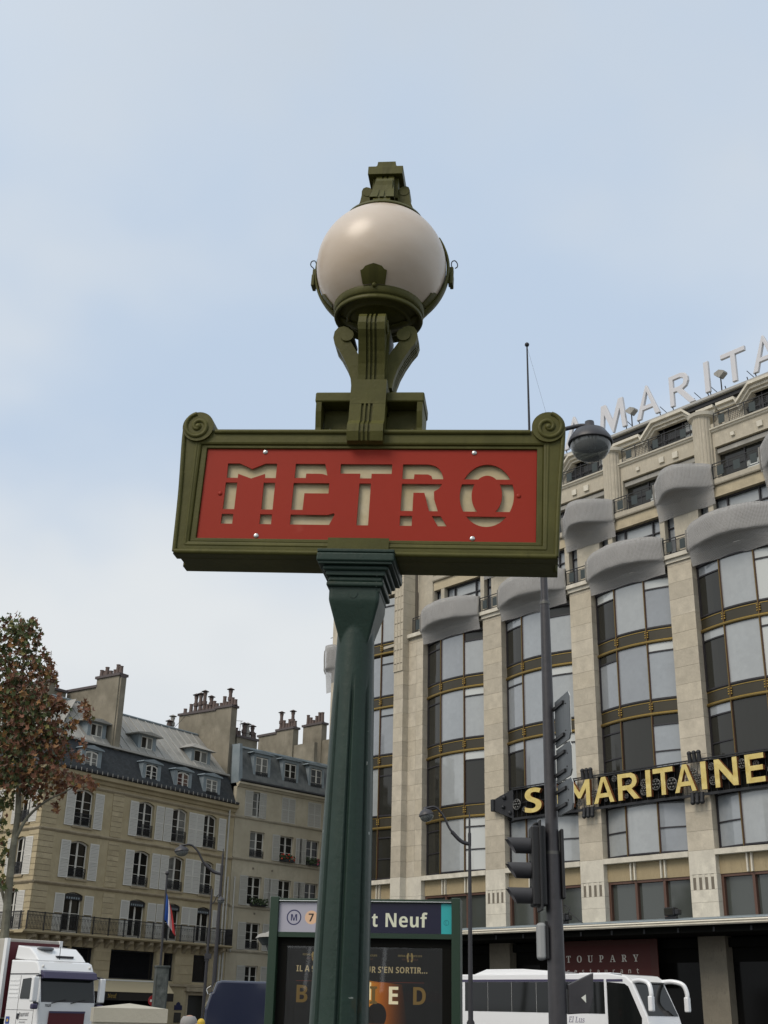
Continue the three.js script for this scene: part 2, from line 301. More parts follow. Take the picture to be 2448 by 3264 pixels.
{ // stepped corner pier
  const core = mesh('stepped_pier', [BX(-9.28, -8.22, 7.1, 36.4, -0.95, 0.575), BX(-8.1, -6.54, 7.1, 29.28, -0.95, -0.025)], M.joint, store);
  for (let y = 10.86; y < 36.2; y += 1.138) { const y1 = y + 1.124, up = y > 26.5; block(core, -9.3, -8.2, y, y1, -0.6, up ? 0.68 : 0.6, up ? M.stone[1] : undefined); if (y < 29.2) { block(core, -8.2, -7.3, y, Math.min(y1, 29.27), -0.62, 0.0); block(core, -7.287, -6.52, y, Math.min(y1, 29.27), -0.62, 0.0); } }
  for (const [x0, x1, z] of [[-9.3, -8.2, 0.61], [-8.2, -6.52, 0.012]]) { block(core, x0, x1, 9.48, 10.846, -0.62, z, M.cleanStone); block(core, x0, x1, 7.88, 9.467, -0.62, z, M.cleanStone); block(core, x0, x1, 7.0, 7.867, -0.62, z, M.cleanStone); }
  const slits = []; for (let c = 0; c < 3; c++) for (let r = 0; r < 8; r++) slits.push(BX(-9.2 + c * 0.36, -8.98 + c * 0.36, 27.4 + r * 1.13, 27.46 + r * 1.13, 0.681, 0.70), BX(-9.24 + c * 0.36, -9.225 + c * 0.36, 26.9 + r * 1.13, 27.9 + r * 1.13, 0.681, 0.692));
  stuff(mesh('carved_slit', slits, M.joint, core));
  mesh('wall_panel', [BX(-8.2, -6.5, 29.82, 36.0, -1.8, -1.0)], M.upStone, store);
  mesh('balcony_slab', [BX(-8.19, -6.4, 29.5, 29.8, -1.6, 0.25)], M.cleanStone, store);
  gridRail(store, -7.6, -6.4, 29.81, 0.15, 1.3);
}
{ // sills and frieze below the bow windows, mezzanine windows
  [...BAYS, BAY1, BAY0].forEach(([u0, u1], b) => {
    mesh('sill_ledge', [BX(u0, u1, 10.54, 10.86, -0.95, 0.06)], M.cleanStone, store);
    const fz = mesh('frieze_panel', [BX(u0, u1, 9.46, 10.54, -0.95, -0.36)], M.ochre, store);
    const fins = []; for (const s of [0.3, 0.345, 0.655, 0.70]) { const u = lerp(u0, u1, s); fins.push(BX(u - 0.05, u + 0.05, 9.47, 10.53, -0.36, -0.2)); }
    each('stone_fin', fins, M.cleanStone, fz);
    const f = [BX(u0, u1, 9.30, 9.45, -0.75, -0.42), BX(u0, u0 + 0.18, 7.1, 9.3, -0.75, -0.42), BX(u1 - 0.12, u1, 7.1, 9.3, -0.75, -0.42)], cuts = [0, 0.335, 0.665, 1];
    for (const s of [0.335, 0.665]) { const u = lerp(u0, u1, s); f.push(BX(u - 0.09, u + 0.09, 7.1, 9.3, -0.72, -0.40)); }
    const w = mesh('mezzanine_window', f, M.copper, store);
    for (let k = 0; k < 3; k++) { const p = mesh('pane', [BX(lerp(u0, u1, cuts[k]) + (k ? 0.09 : 0.18), lerp(u0, u1, cuts[k + 1]) - (k < 2 ? 0.09 : 0.12), 7.1, 9.3, -0.68, -0.64)], M.mezz ??= phy({ color: lin(0.055, 0.062, 0.056), roughness: 0.06, ior: 1.6 }), w); }
  });
}
{ // canopy over the pavement and the dark shop fronts under it
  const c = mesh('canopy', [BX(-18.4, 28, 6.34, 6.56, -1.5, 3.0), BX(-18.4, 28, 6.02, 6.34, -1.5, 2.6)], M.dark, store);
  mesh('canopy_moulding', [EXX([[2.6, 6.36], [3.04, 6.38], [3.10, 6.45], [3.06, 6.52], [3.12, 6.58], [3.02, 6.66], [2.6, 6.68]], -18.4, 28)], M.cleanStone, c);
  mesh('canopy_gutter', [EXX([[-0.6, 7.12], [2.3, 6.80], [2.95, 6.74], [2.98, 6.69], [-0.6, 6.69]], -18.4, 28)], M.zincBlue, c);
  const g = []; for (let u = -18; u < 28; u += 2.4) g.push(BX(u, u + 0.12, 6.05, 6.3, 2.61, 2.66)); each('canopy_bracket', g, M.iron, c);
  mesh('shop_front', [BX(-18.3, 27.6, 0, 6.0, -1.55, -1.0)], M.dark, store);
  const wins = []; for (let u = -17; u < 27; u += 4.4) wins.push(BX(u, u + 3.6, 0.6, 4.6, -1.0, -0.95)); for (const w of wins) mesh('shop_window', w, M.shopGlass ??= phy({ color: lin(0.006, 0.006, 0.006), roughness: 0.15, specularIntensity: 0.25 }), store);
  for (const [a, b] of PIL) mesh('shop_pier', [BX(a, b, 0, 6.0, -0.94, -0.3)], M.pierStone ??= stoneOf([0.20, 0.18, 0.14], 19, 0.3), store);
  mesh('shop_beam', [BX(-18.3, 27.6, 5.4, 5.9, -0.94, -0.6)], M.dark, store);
}
/* netting-wrapped balconies */
const netTex = (() => { const n = 256, d = new Uint8Array(n * n * 4); for (let j = 0; j < n; j++) for (let i = 0; i < n; i++) { const a = i % 16, b = j % 16, on = a < 6 || b < 6 ? 250 : 95, o = (j * n + i) * 4; d[o] = d[o + 1] = d[o + 2] = on; d[o + 3] = 255; } const t = new THREE.DataTexture(d, n, n); t.wrapS = t.wrapT = THREE.RepeatWrapping; t.magFilter = THREE.LinearFilter; t.repeat.set(0.72, 0.72); t.needsUpdate = true; return t; })();
M.net = std({ color: lin(0.36, 0.355, 0.345), roughness: 0.95, alphaMap: netTex, transparent: true, side: THREE.DoubleSide }, { metres: false });
function nettedBalcony(uc, half, wEnd, wMid, vFold, vTop, vWall, wWall, s, pw = 0.55) {
  const bell = (t) => Math.pow(Math.max(0, Math.cos(t * Math.PI / 2)), 2 * pw);
  const N = 36, line = (o) => Array.from({ length: N + 1 }, (_, k) => { const t = k / N * 2 - 1; return [uc + half * t, lerp(wEnd, wMid, bell(t)) + o]; });
  const b = mesh('stone_balcony', [SW(line(-0.22), rectP(-0.16, 0.02, vFold + 0.1, vTop - 0.12)), SW(line(-0.2), [[-1.2, vFold - 0.25], [0.0, vFold - 0.1], [0.1, vFold + 0.1], [-1.2, vFold + 0.1]])], M.netStone, store);
  const sl = []; for (const c of [-0.62, -0.3, 0.05, 0.4]) for (let k = 0; k < 6; k++) { const t = c + (k - 2.5) * 0.036, w = lerp(wEnd, wMid, bell(t)); sl.push(BX(uc + half * t - 0.022, uc + half * t + 0.022, vFold + 0.62, vTop - 0.45, w - 0.26, w - 0.17)); }
  stuff(mesh('balcony_slot', sl, M.joint, b));
  // the net: up over the parapet, down it, under it to the wall; puckered at the edges
  const prof = [[-0.28, vTop - 0.05, 0], [0, vTop + 0.02, 0], [0.04, lerp(vFold, vTop, 0.75), 1], [0.05, lerp(vFold, vTop, 0.45), 1], [0.03, lerp(vFold, vTop, 0.15), 1], [0.02, vFold, 0.6], [-0.05, vFold - 0.10, 0.6]], under = 7;
  const grid = [];
  for (let k = 0; k <= N; k++) {
    const t = k / N * 2 - 1, [u, w] = line(0)[k], col = []; 
    const pinch = 1 - Math.abs(t) ** 8 * 0.25;
    for (const [o, v, f] of prof) col.push([u + 0.02 * f * (noise3(u * 3, v * 3, s) - 0.5), v + (1 - pinch) * (vFold - v) * 0.5 + 0.05 * (noise3(u * 1.7, s, 3) - 0.5), w + o + 0.14 * f * (noise3(u * 1.3 + s, v * 0.9, 2) - 0.5) + 0.05 * f * (noise3(u * 6 + s, v * 1.5, 5) - 0.5)]);
    const a = col[col.length - 1];
    for (let q = 1; q <= under; q++) { const f = q / under; col.push([lerp(a[0], uc + half * t * 0.97, f), lerp(a[1], vWall, f * f * 0.85 + 0.15 * f) + 0.09 * (noise3(u * 1.1 + s, f * 3, 7) - 0.5), lerp(a[2], Math.min(a[2], wWall), f) + 0.12 * Math.sin(f * Math.PI) * (noise3(u * 0.9, s, f * 2) - 0.3)]); }
    grid.push(col);
  }
  const q = [], uv = [], R = grid[0].length, pos = [], idx = [];
  let su = 0; for (let k = 0; k <= N; k++) { if (k) su += Math.hypot(grid[k][3][0] - grid[k - 1][3][0], grid[k][3][2] - grid[k - 1][3][2]); let sv = 0; for (let j = 0; j < R; j++) { if (j) sv += Math.hypot(grid[k][j][1] - grid[k][j - 1][1], grid[k][j][2] - grid[k][j - 1][2]); pos.push(...grid[k][j]); uv.push(su, sv); } }
  for (let k = 0; k < N; k++) for (let j = 0; j < R - 1; j++) { const a = k * R + j, c = a + R; idx.push(a, a + 1, c, c, a + 1, c + 1); }
  const g = new THREE.BufferGeometry(); g.setAttribute('position', new THREE.Float32BufferAttribute(pos, 3)); g.setAttribute('uv', new THREE.Float32BufferAttribute(uv, 2)); g.setIndex(idx); g.computeVertexNormals();
  mesh('safety_net', g, M.net, b);
  each('net_hem', [TUBE(grid[0].slice(1, 9).map((p) => [p[0] - 0.03, p[1], p[2] + 0.02]), 0.05, 20, 5), TUBE(grid[N].slice(1, 9).map((p) => [p[0] + 0.03, p[1], p[2] + 0.02]), 0.05, 20, 5)], M.netStone, b);
}
[[-3.2, 3.25], [5.42, 3.28], [14.0, 3.24], [22.45, 3.24]].forEach(([c, h], i) => nettedBalcony(c, h, 0.35, 1.5, 29.72, 31.30, 28.62, 0.1, 3 + i * 7, 0.42));
[1.6, 10.1, 18.42, 26.8].forEach((c, i) => nettedBalcony(c, 2.35, -0.8, 0.75, 34.2, 35.86, 32.95, -1.05, 41 + i * 5, 0.7));
nettedBalcony(-18.2, 0.9, 0.1, 0.6, 28.9, 30.9, 26.9, -0.2, 77);

/* fifth storey, set back */
{
  const wallAt = (u0, u1) => mesh('wall_panel', BX(u0, u1, 29.5, 34.2, -1.9, -1.1), M.upStone, store);
  const C = [-3.2, 5.5, 14.05, 22.5]; let last = -6.5;
  for (const c of C) {
    wallAt(last, c - 3.25); last = c + 3.25;
    mesh('pier', [BX(c - 2.45, c - 2.05, 29.5, 33.45, -1.9, -1.12)], M.upStone, store); mesh('pier', [BX(c + 2.05, c + 2.45, 29.5, 33.45, -1.9, -1.12)], M.upStone, store);
    mesh('lintel', [BX(c - 3.25, c + 3.25, 33.45, 34.2, -1.9, -1.1)], M.ochreLight ??= stoneOf([0.47, 0.405, 0.28], 9, 0.15), store);
    for (const [a, b, cuts, tones] of [[c - 2.05, c + 2.05, [-1.2, 1.2], ['d', 1, 'w']], [c - 3.25, c - 2.45, [], [0]], [c + 2.45, c + 3.25, [], [1]]]) {
      const f = [BX(a, b, 33.33, 33.45, -1.75, -1.45), BX(a, a + 0.08, 29.5, 33.33, -1.75, -1.5), BX(b - 0.08, b, 29.5, 33.33, -1.75, -1.5), BX(a, b, 32.42, 32.5, -1.7, -1.5)];
      const mid = (a + b) / 2, xs = [a, ...cuts.map((x) => mid + x), b];
      for (const x of cuts) f.push(BX(mid + x - 0.05, mid + x + 0.05, 29.5, 33.33, -1.72, -1.47));
      if (b - a > 2) f.push(BX(mid - 0.04, mid + 0.04, 29.5, 32.42, -1.7, -1.5));
      const w = mesh('attic_window', f, M.frame, store);
      for (let k = 0; k < xs.length - 1; k++) { mesh('pane', BX(xs[k] + 0.06, xs[k + 1] - 0.06, 32.5, 33.33, -1.66, -1.62), M.pane[(k + 1) % 3], w); mesh('pane', BX(xs[k] + 0.06, xs[k + 1] - 0.06, 29.5, 32.42, -1.66, -1.62), k === 1 ? M.paneWhite : M.pane[k % 4], w); }
    }
  }
  wallAt(last, 27.65);
  const led = mesh('ledge', [SW([[-6.5, -0.9], [27.65, -0.9]], [[-1, 34.22], [-0.05, 34.22], [0, 34.3], [0.02, 34.6], [-1, 34.64]])], M.upStone, store);
  mesh('terrace_floor', [BX(-6.5, 27.65, 34.2, 34.6, -4.6, -1.9)], M.upStone, store);
  for (const [a, b] of [[3.9, 7.8], [12.35, 16.15], [20.7, 24.5]]) gridRail(store, a, b, 34.65, -0.95, 1.12);
  // sixth storey further back, with fluted half columns
  const COL = [1.9, 10.3, 18.42, 26.6];
  for (let i = 0; i < COL.length; i++) {
    const c = COL[i], pts = []; const n = 40;
    for (let k = 0; k <= n; k++) { const t = k / n * Math.PI, fl = 0.72 - 0.035 * (Math.cos(t * 18) > 0.55 ? 1 : 0); pts.push([c + Math.cos(t) * fl, -(-3.8 + Math.sin(t) * fl)]); }
    const g = new THREE.ExtrudeGeometry(new THREE.Shape(V2(pts.map(([x, z]) => [x, -z]))), { depth: 6.3, bevelEnabled: false }).rotateX(-Math.PI / 2); // y becomes -z
    g.scale(1, 1, -1); const ix = g.index; // flip back to keep the curved side outward
    const cg = clean(g); const P = cg.attributes.position; for (let k = 0; k < P.count; k += 3) { const a = [P.getX(k), P.getY(k), P.getZ(k)]; P.setXYZ(k, P.getX(k + 1), P.getY(k + 1), P.getZ(k + 1)); P.setXYZ(k + 1, ...a); }
    cg.translate(0, 34.6, 0); cg.computeVertexNormals();
    const col = mesh('fluted_column', cg, M.upStone, store);
    mesh('column_cap', [CY(1.0, 1.06, 0.24, c, 40.95, -3.9, 32), CY(0.80, 0.95, 0.10, c, 40.85, -3.9, 32)], M.cleanStone, col);
    if (i < COL.length - 1) {
      const a = c + 0.5, b = COL[i + 1] - 0.5, m = (a + b) / 2;
      const fz = mesh('frieze_wall', [BX(a, b, 38.5, 39.8, -4.6, -3.82), BX(a, a + 0.35, 34.6, 38.5, -4.6, -3.82), BX(b - 0.35, b, 34.6, 38.5, -4.6, -3.82)], M.upStone, store);
      const bs = []; for (const [x, s] of [[-1.7, 0.28], [0.45, 0.42], [1.65, 0.46]]) bs.push(BX(m + x - s / 2, m + x + s / 2, 39.0 - s / 2, 39.0 + s / 2, -3.82, -3.68)); for (const g2 of bs) mesh('stone_boss', g2, M.cleanStone, fz);
      const f = [BX(a + 0.35, b - 0.35, 38.38, 38.5, -4.55, -4.25), BX(m - 1.3, m - 1.22, 34.6, 38.0, -4.5, -4.3), BX(m + 1.22, m + 1.3, 34.6, 38.0, -4.5, -4.3), BX(a + 0.35, b - 0.35, 37.0, 37.08, -4.5, -4.3)];
      const w = mesh('balcony_window', f, M.frame, store);
      mesh('shutter_box', [BX(a + 0.4, b - 0.4, 38.05, 38.37, -4.5, -4.0)], M.zinc, w);
      mesh('pane', BX(a + 0.35, m - 1.3, 34.6, 38.05, -4.45, -4.4), M.paneDark, w); mesh('pane', BX(m - 1.22, m + 1.22, 34.6, 37.0, -4.45, -4.4), M.paneWhite, w); mesh('pane', BX(m - 1.22, m + 1.22, 37.08, 38.05, -4.45, -4.4), M.paneDark, w); mesh('pane', BX(m + 1.3, b - 0.35, 34.6, 38.05, -4.45, -4.4), M.paneWhite, w);
    }
  }
  mesh('ledge', [SW([[-6.5, -3.8], [27.65, -3.8]], [[-1, 39.62], [0.02, 39.62], [0.10, 39.68], [0.12, 39.78], [0.22, 39.80], [0.24, 39.90], [-1, 39.92]])], M.cleanStone, store);
  mesh('terrace_floor', [BX(-6.5, 27.65, 39.8, 39.91, -7.2, -4.8)], M.upStone, store);
  for (let i = 0; i < COL.length - 1; i++) gridRail(store, COL[i] + 1.0, COL[i + 1] - 1.0, 39.92, -3.75, 1.12, true);
  // attic: gabled window heads between low cornices, zinc roof band above
  for (const c of [5.8, 14.05, 22.55]) {
    const path = [[c - 4.15, 42.95], [c - 2.65, 42.95], [c - 2.5, 42.55], [c - 1.4, 43.62], [c + 1.4, 43.62], [c + 2.5, 42.55], [c + 2.65, 42.95], [c + 4.1, 42.95]];
    const band = (t0, t1, z0, z1) => EX([...path.map(([x, y]) => [x, y + t1]), ...path.slice().reverse().map(([x, y]) => [x, y + t0])], z0, z1);
    const gb = mesh('gabled_cornice', [band(-0.16, 0.06, -6.9, -5.75), band(-0.42, -0.17, -6.9, -6.0), band(-0.62, -0.43, -6.9, -6.2)], M.cleanStone, store);
    each('attic_wall', [BX(c - 4.15, c - 2.2, 39.9, 42.5, -7.2, -6.4), BX(c + 2.2, c + 4.1, 39.9, 42.5, -7.2, -6.4)], M.upStone, store);
    const w = mesh('gable_window', [BX(c - 2.2, c + 2.2, 42.0, 42.1, -6.9, -6.6), BX(c - 0.9, c - 0.8, 39.9, 43, -6.9, -6.6), BX(c + 0.8, c + 0.9, 39.9, 43, -6.9, -6.6), BX(c - 2.2, c + 2.2, 41.0, 41.08, -6.9, -6.6)], M.frame, store);
    mesh('pane', EX([[c - 2.19, 39.9], [c - 0.9, 39.9], [c - 0.9, 43.0], [c - 1.35, 43.0], [c - 2.19, 42.3]], -6.85, -6.8), M.paneDark, w); mesh('pane', EX([[c + 2.19, 39.9], [c + 2.19, 42.3], [c + 1.35, 43.0], [c + 0.9, 43.0], [c + 0.9, 39.9]], -6.85, -6.8), M.paneWhite, w); mesh('pane', BX(c - 0.8, c + 0.8, 39.9, 43.0, -6.85, -6.8), M.paneDark, w);
  }
  mesh('roof', [BX(-6.5, 27.65, 43.0, 43.60, -13, -6.5), EXX([[-5.9, 43.62], [-5.85, 43.69], [-6.15, 44.05], [-13, 44.3], [-13, 43.61]], -6.5, 27.65)], M.zinc, store);
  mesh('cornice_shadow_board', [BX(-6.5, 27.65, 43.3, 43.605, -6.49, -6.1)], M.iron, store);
  // corner tower to the left of the stepped pier
  mesh('corner_wall', [BX(-18.2, -16.9, 7.1, 37.5, -0.9, 0.0), BX(-9.3, -8.0, 36.0, 37.5, -1.5, 0.3), BX(-16.9, -9.3, 34.0, 37.5, -1.5, -0.3)], M.stone[0], store);
  mesh('corner_wall', [BX(-18.28, -17.7, 7.1, 37.5, -12, -0.92)], M.stone[1], store);
  mesh('lightning_rod', [ROD([-18.3, 31.9, -0.4], [-19.0, 31.92, -0.4], 0.03)], M.iron, store);
}
/* white letters standing on the roof edge */
const BOXL = { // outlines in a unit cell (0..1, 0..1), holes after
  A: [[[0, 0], [0.19, 0], [0.285, 0.27], [0.715, 0.27], [0.81, 0], [1, 0], [0.52, 1.06], [0.46, 1.06]], [[[0.33, 0.40], [0.49, 0.86], [0.665, 0.40]]]],
  M: [[[0, 0.02], [0.14, 0], [0.20, 0.66], [0.49, -0.05], [0.53, -0.05], [0.80, 0.68], [0.87, 0], [1.02, 0], [0.92, 1.03], [0.76, 1.03], [0.51, 0.36], [0.26, 1], [0.09, 1]], []],
  R: [[[0, 0], [0.17, 0], [0.17, 0.44], [0.30, 0.44], [0.80, -0.1], [1.04, -0.1], [0.54, 0.45], [0.72, 0.52], [0.80, 0.66], [0.80, 0.80], [0.70, 0.94], [0.52, 1], [0, 1]], [[[0.17, 0.58], [0.17, 0.86], [0.46, 0.86], [0.60, 0.80], [0.63, 0.72], [0.58, 0.62], [0.44, 0.58]]]],
  I: [[[0, 0], [1, 0], [1, 1], [0, 1]], []],
  T: [[[0.405, 0], [0.595, 0], [0.595, 0.855], [1, 0.855], [1, 1], [0, 1], [0, 0.855], [0.405, 0.855]], []],
};
for (const [ch, u0, u1, g] of [['A', 3.6, 5.9], ['M', 7.35, 9.95], ['A', 11.0, 13.2], ['R', 14.2, 16.35], ['I', 17.35, 17.76], ['T', 18.85, 20.9], ['A', 21.4, 23.5], ['I', 24.8, 25.2]].map((a) => [...a])) {
  const [o, h] = BOXL[ch], f = ([x, y]) => [lerp(u0, u1, x), 44.44 + 2.55 * y];
  const m = mesh('roof_letter', EX(o.map(f), -6.5, -6.25, h.map((k) => k.map(f)), 0.03), M.letterWhite, store);
  each('letter_brace', [ROD([u1 - 0.12, 45.0, -6.5], [u1 + 0.35, 44.1, -7.6], 0.028, 0.028, 6), ROD([u0 + 0.1, 44.45, -6.4], [u0 + 0.1, 44.0, -6.6], 0.04), ROD([u1 - 0.1, 44.45, -6.4], [u1 - 0.1, 44.0, -6.6], 0.04)], M.iron, m);
}
for (const u of [10.53, 18.72]) { const f = mesh('roof_floodlight', [ROD([u, 44.0, -6.3], [u, 45.6, -6.3], 0.05)], M.iron, store); mesh('lamp_hood', [EX([[u - 0.42, 45.5], [u, 45.15], [u + 0.42, 45.45], [u + 0.4, 45.6], [u, 45.8], [u - 0.42, 45.66]], -6.6, -6.1)], M.zinc, f); }
{ const f = mesh('roof_mast', [ROD([-3.5, 43, -10], [-3.5, 58.9, -10], 0.14, 0.07)], M.iron, store); mesh('mast_cap', [SP(0.22, -3.5, 59.0, -10, 10, 6)], M.iron, f); mesh('stay_wire', [ROD([-3.5, 58.8, -10], [0.5, 45, -9.5], 0.012, 0.012, 4)], M.lampGrey, f); }

/* gold letters in a wrought iron band across the front */
const font = await new FontLoader().loadAsync('fonts/droid/droid_sans_bold.typeface.json');
function glyph(ch, x0, x1, y0, y1, z0, z1, bevel = 0.02) { // one letter fitted to a box
  const sh = font.generateShapes(ch, 1), g = new THREE.ExtrudeGeometry(sh, { depth: 1, bevelEnabled: false, curveSegments: 5 }); g.computeBoundingBox(); const b = g.boundingBox;
  return g.translate(-b.min.x, -b.min.y, 0).scale((x1 - x0) / (b.max.x - b.min.x), (y1 - y0) / (b.max.y - b.min.y), z1 - z0).translate(x0, y0, z0);
}
{
  const sign = thing('store_sign', 'long black wrought iron sign with large gold letters across the stone pilasters', 'sign', store.position.toArray(), store.rotation.y);
  M.goldFace = std({ map: mottle([0.62, 0.50, 0.16], [0.50, 0.37, 0.09], [0.72, 0.60, 0.24], 4, 61, 1.2, 0.25), roughness: 0.5 }, { metres: true, jit: true }); M.goldSide = plain(0.20, 0.07, 0.025, 0.6);
  const rail = [];
  for (const [y, t] of [[16.17, 0.035], [16.05, 0.025], [14.08, 0.05], [14.0, 0.03]]) rail.push(BX(3.2, 24.6, y - t, y + t, 0.28, 0.40));
  for (let u = 3.2; u < 24.6; u += 0.428) rail.push(BX(u - 0.012, u + 0.012, 14.05, 16.2, 0.31, 0.335));
  rail.push(BX(3.2, 24.6, 15.1, 15.13, 0.31, 0.34));
  mesh('iron_frame', rail, M.iron, sign);
  mesh('iron_backing', [BX(2.6, 8.8, 14.05, 16.05, 0.16, 0.2), BX(10.72, 17.27, 14.05, 16.05, 0.16, 0.2), BX(19.15, 24.6, 14.05, 16.05, 0.16, 0.2)], M.dark, sign);
  mesh('end_bracket', [EX([[1.35, 14.8], [1.35, 15.55], [2.1, 15.8], [3.3, 16.1], [3.3, 14.05], [2.1, 14.5]], 0.05, 0.38, [], 0.04), RB(1.2, 1.5, 14.75, 15.6, 0.0, 0.5, 0.05), SP(0.16, 2.5, 15.6, 0.45), SP(0.14, 2.4, 14.95, 0.45), SP(0.16, 3.0, 14.5, 0.4)], M.iron, sign);
  for (const u of [10.0, 18.5]) for (const [y, d] of [[16.15, 1], [14.05, -1]]) { const g = []; for (const k of [-0.34, 0, 0.34]) g.push(ROD([u + k, y - 0.12 * d, 0.35], [u + k, y + 0.42 * d, 0.42], 0.15, 0.13, 10), SP(0.15, u + k, y + 0.44 * d, 0.42, 10, 8)); mesh('clasp', g, M.iron, sign); }
  const L = [['S', 4.62, 6.15], ['A', 6.55, 8.1], ['M', 8.62, 10.4], ['A', 10.72, 12.38], ['R', 12.72, 14.35], ['I', 14.93, 15.3], ['T', 15.5, 17.0], ['A', 17.1, 18.66], ['I', 19.05, 19.42], ['N', 20.02, 21.6], ['E', 22.15, 23.4]];
  const GOLD = {
    A: [[[0, 0], [0.20, 0], [0.27, 0.21], [0.74, 0.21], [0.80, 0], [1, 0], [0.60, 1], [0.40, 1]], [[[0.325, 0.37], [0.50, 0.84], [0.68, 0.37]]]],
    M: [[[0, 0], [0.18, 0], [0.18, 0.68], [0.44, 0.30], [0.56, 0.30], [0.82, 0.68], [0.82, 0], [1, 0], [1, 1], [0.81, 1], [0.50, 0.52], [0.19, 1], [0, 1]], []],
    R: [[[0, 0], [0.21, 0], [0.21, 0.37], [0.42, 0.37], [0.76, 0], [1.02, 0], [0.66, 0.40], [0.84, 0.49], [0.92, 0.62], [0.92, 0.76], [0.84, 0.91], [0.66, 1], [0, 1]], [[[0.21, 0.54], [0.21, 0.84], [0.58, 0.84], [0.69, 0.78], [0.71, 0.68], [0.66, 0.58], [0.55, 0.54]]]],
    I: BOXL.I, T: [[[0.395, 0], [0.605, 0], [0.605, 0.82], [1, 0.82], [1, 1], [0, 1], [0, 0.82], [0.395, 0.82]], []],
    N: [[[0, 0], [0.20, 0], [0.20, 0.66], [0.79, 0], [1, 0], [1, 1], [0.80, 1], [0.80, 0.33], [0.21, 1], [0, 1]], []],
    E: [[[0, 0], [1, 0], [1, 0.18], [0.26, 0.18], [0.26, 0.42], [0.92, 0.42], [0.92, 0.59], [0.26, 0.59], [0.26, 0.82], [1, 0.82], [1, 1], [0, 1]], []] };
  for (const [ch, a, b] of L) {
    const lay = (d, z0, z1) => { if (!GOLD[ch]) return glyph(ch, a + d, b - d, 14.27 + d, 15.93 - d, z0, z1); const f = ([x, y]) => [lerp(a + d, b - d, x), lerp(14.27 + d, 15.93 - d, y)]; return EX(GOLD[ch][0].map(f), z0, z1, GOLD[ch][1].map((h) => h.map(f))); };
    const m = mesh('gold_letter', lay(0, 0.62, 0.65), M.goldFace, sign); mesh('letter_return', lay(0.008, 0.41, 0.619), M.goldSide, m);
  }
  M.rosette = std({ color: lin(0.10, 0.10, 0.095), roughness: 0.4, metalness: 0.5 });
  for (const [u, v, r] of [[3.7, 15.0, 0.42], [4.4, 14.62, 0.2], [10.6, 15.0, 0.3], [9.35, 14.5, 0.22], [12.3, 15.75, 0.22], [13.45, 15.3, 0.28], [13.2, 14.55, 0.18], [14.62, 15.2, 0.28], [14.6, 14.7, 0.3], [15.55, 15.0, 0.4], [16.75, 14.9, 0.44], [18.35, 15.35, 0.36], [18.75, 15.0, 0.3], [18.2, 14.5, 0.18], [19.75, 14.75, 0.3], [19.7, 15.6, 0.25], [20.55, 14.9, 0.2], [21.8, 15.5, 0.32], [22.75, 15.4, 0.22], [23.7, 14.95, 0.26], [11.55, 14.5, 0.15]]) {
    const g = [new THREE.TorusGeometry(r * 0.82, r * 0.13, 6, 20).translate(u, v, 0.44), SP(r * 0.25, u, v, 0.46, 8, 6)]; for (let k = 0; k < 6; k++) g.push(SP(r * 0.22, u + Math.cos(k * 1.047) * r * 0.52, v + Math.sin(k * 1.047) * r * 0.52, 0.44, 8, 6));
    mesh('rosette', g, M.rosette, sign);
  }
}
{ // restaurant board under the canopy
  const b = thing('restaurant_sign', 'dark red restaurant board with spaced white letters hanging under the stone canopy', 'sign', store.position.toArray(), store.rotation.y);
  const cv = document.createElement('canvas'); cv.width = 1024; cv.height = 320; const x = cv.getContext('2d');
  x.fillStyle = '#4a1009'; x.fillRect(0, 0, 1024, 320); x.fillStyle = '#d8d8cf';
  x.font = 'bold 82px serif'; x.textAlign = 'center'; [...'TOUPARY'].forEach((c, i) => { x.save(); x.translate(115 + i * 125.5, 143); x.fillText(c, 0, 0); x.restore(); });
  x.font = '58px monospace'; [...'restaurant'].forEach((c, i) => x.fillText(c, 108 + i * 86, 240));
  const t = new THREE.CanvasTexture(cv); t.colorSpace = THREE.SRGBColorSpace;
  mesh('board', BX(6.2, 14.55, 3.2, 5.95, -0.06, 0.0), plain(0.065, 0.012, 0.007, 0.6), b);
  mesh('lettering', new THREE.PlaneGeometry(7.3, 2.2).translate(10.35, 4.55, 0.004), std({ map: t, roughness: 0.6 }), b);
}
store.updateMatrixWorld(true);
for (const [u, i] of [[8.2, 0], [16.6, 1]]) { // floodlights standing on the canopy
  const f = thing('floodlight', i ? 'black floodlight on the canopy below the second window bay from the right edge' : 'black floodlight with trailing cable on the canopy just right of the traffic light pole', 'floodlight', store.localToWorld(V3(u, 6.95, 1.2)).toArray(), store.rotation.y);
  mesh('housing', [RB(-0.35, 0.35, 0.15, 0.62, -0.25, 0.25, 0.06), RB(0.36, 0.62, 0.2, 0.5, -0.2, 0.2, 0.05)], M.iron, f); mesh('bracket', [BX(-0.4, 0.4, -0.05, 0.12, -0.1, 0.1)], M.iron, f); mesh('lens', [BX(-0.3, 0.3, 0.2, 0.56, 0.252, 0.262)], M.paneDark, f);
  if (!i) mesh('cable', [TUBE([[0.3, 0.4, 0], [0.6, 0.9, 0], [0.1, 1.15, 0], [1.1, 0.3, 0], [1.6, 0.0, 0]], 0.035, 24, 5)], M.iron, f);
}
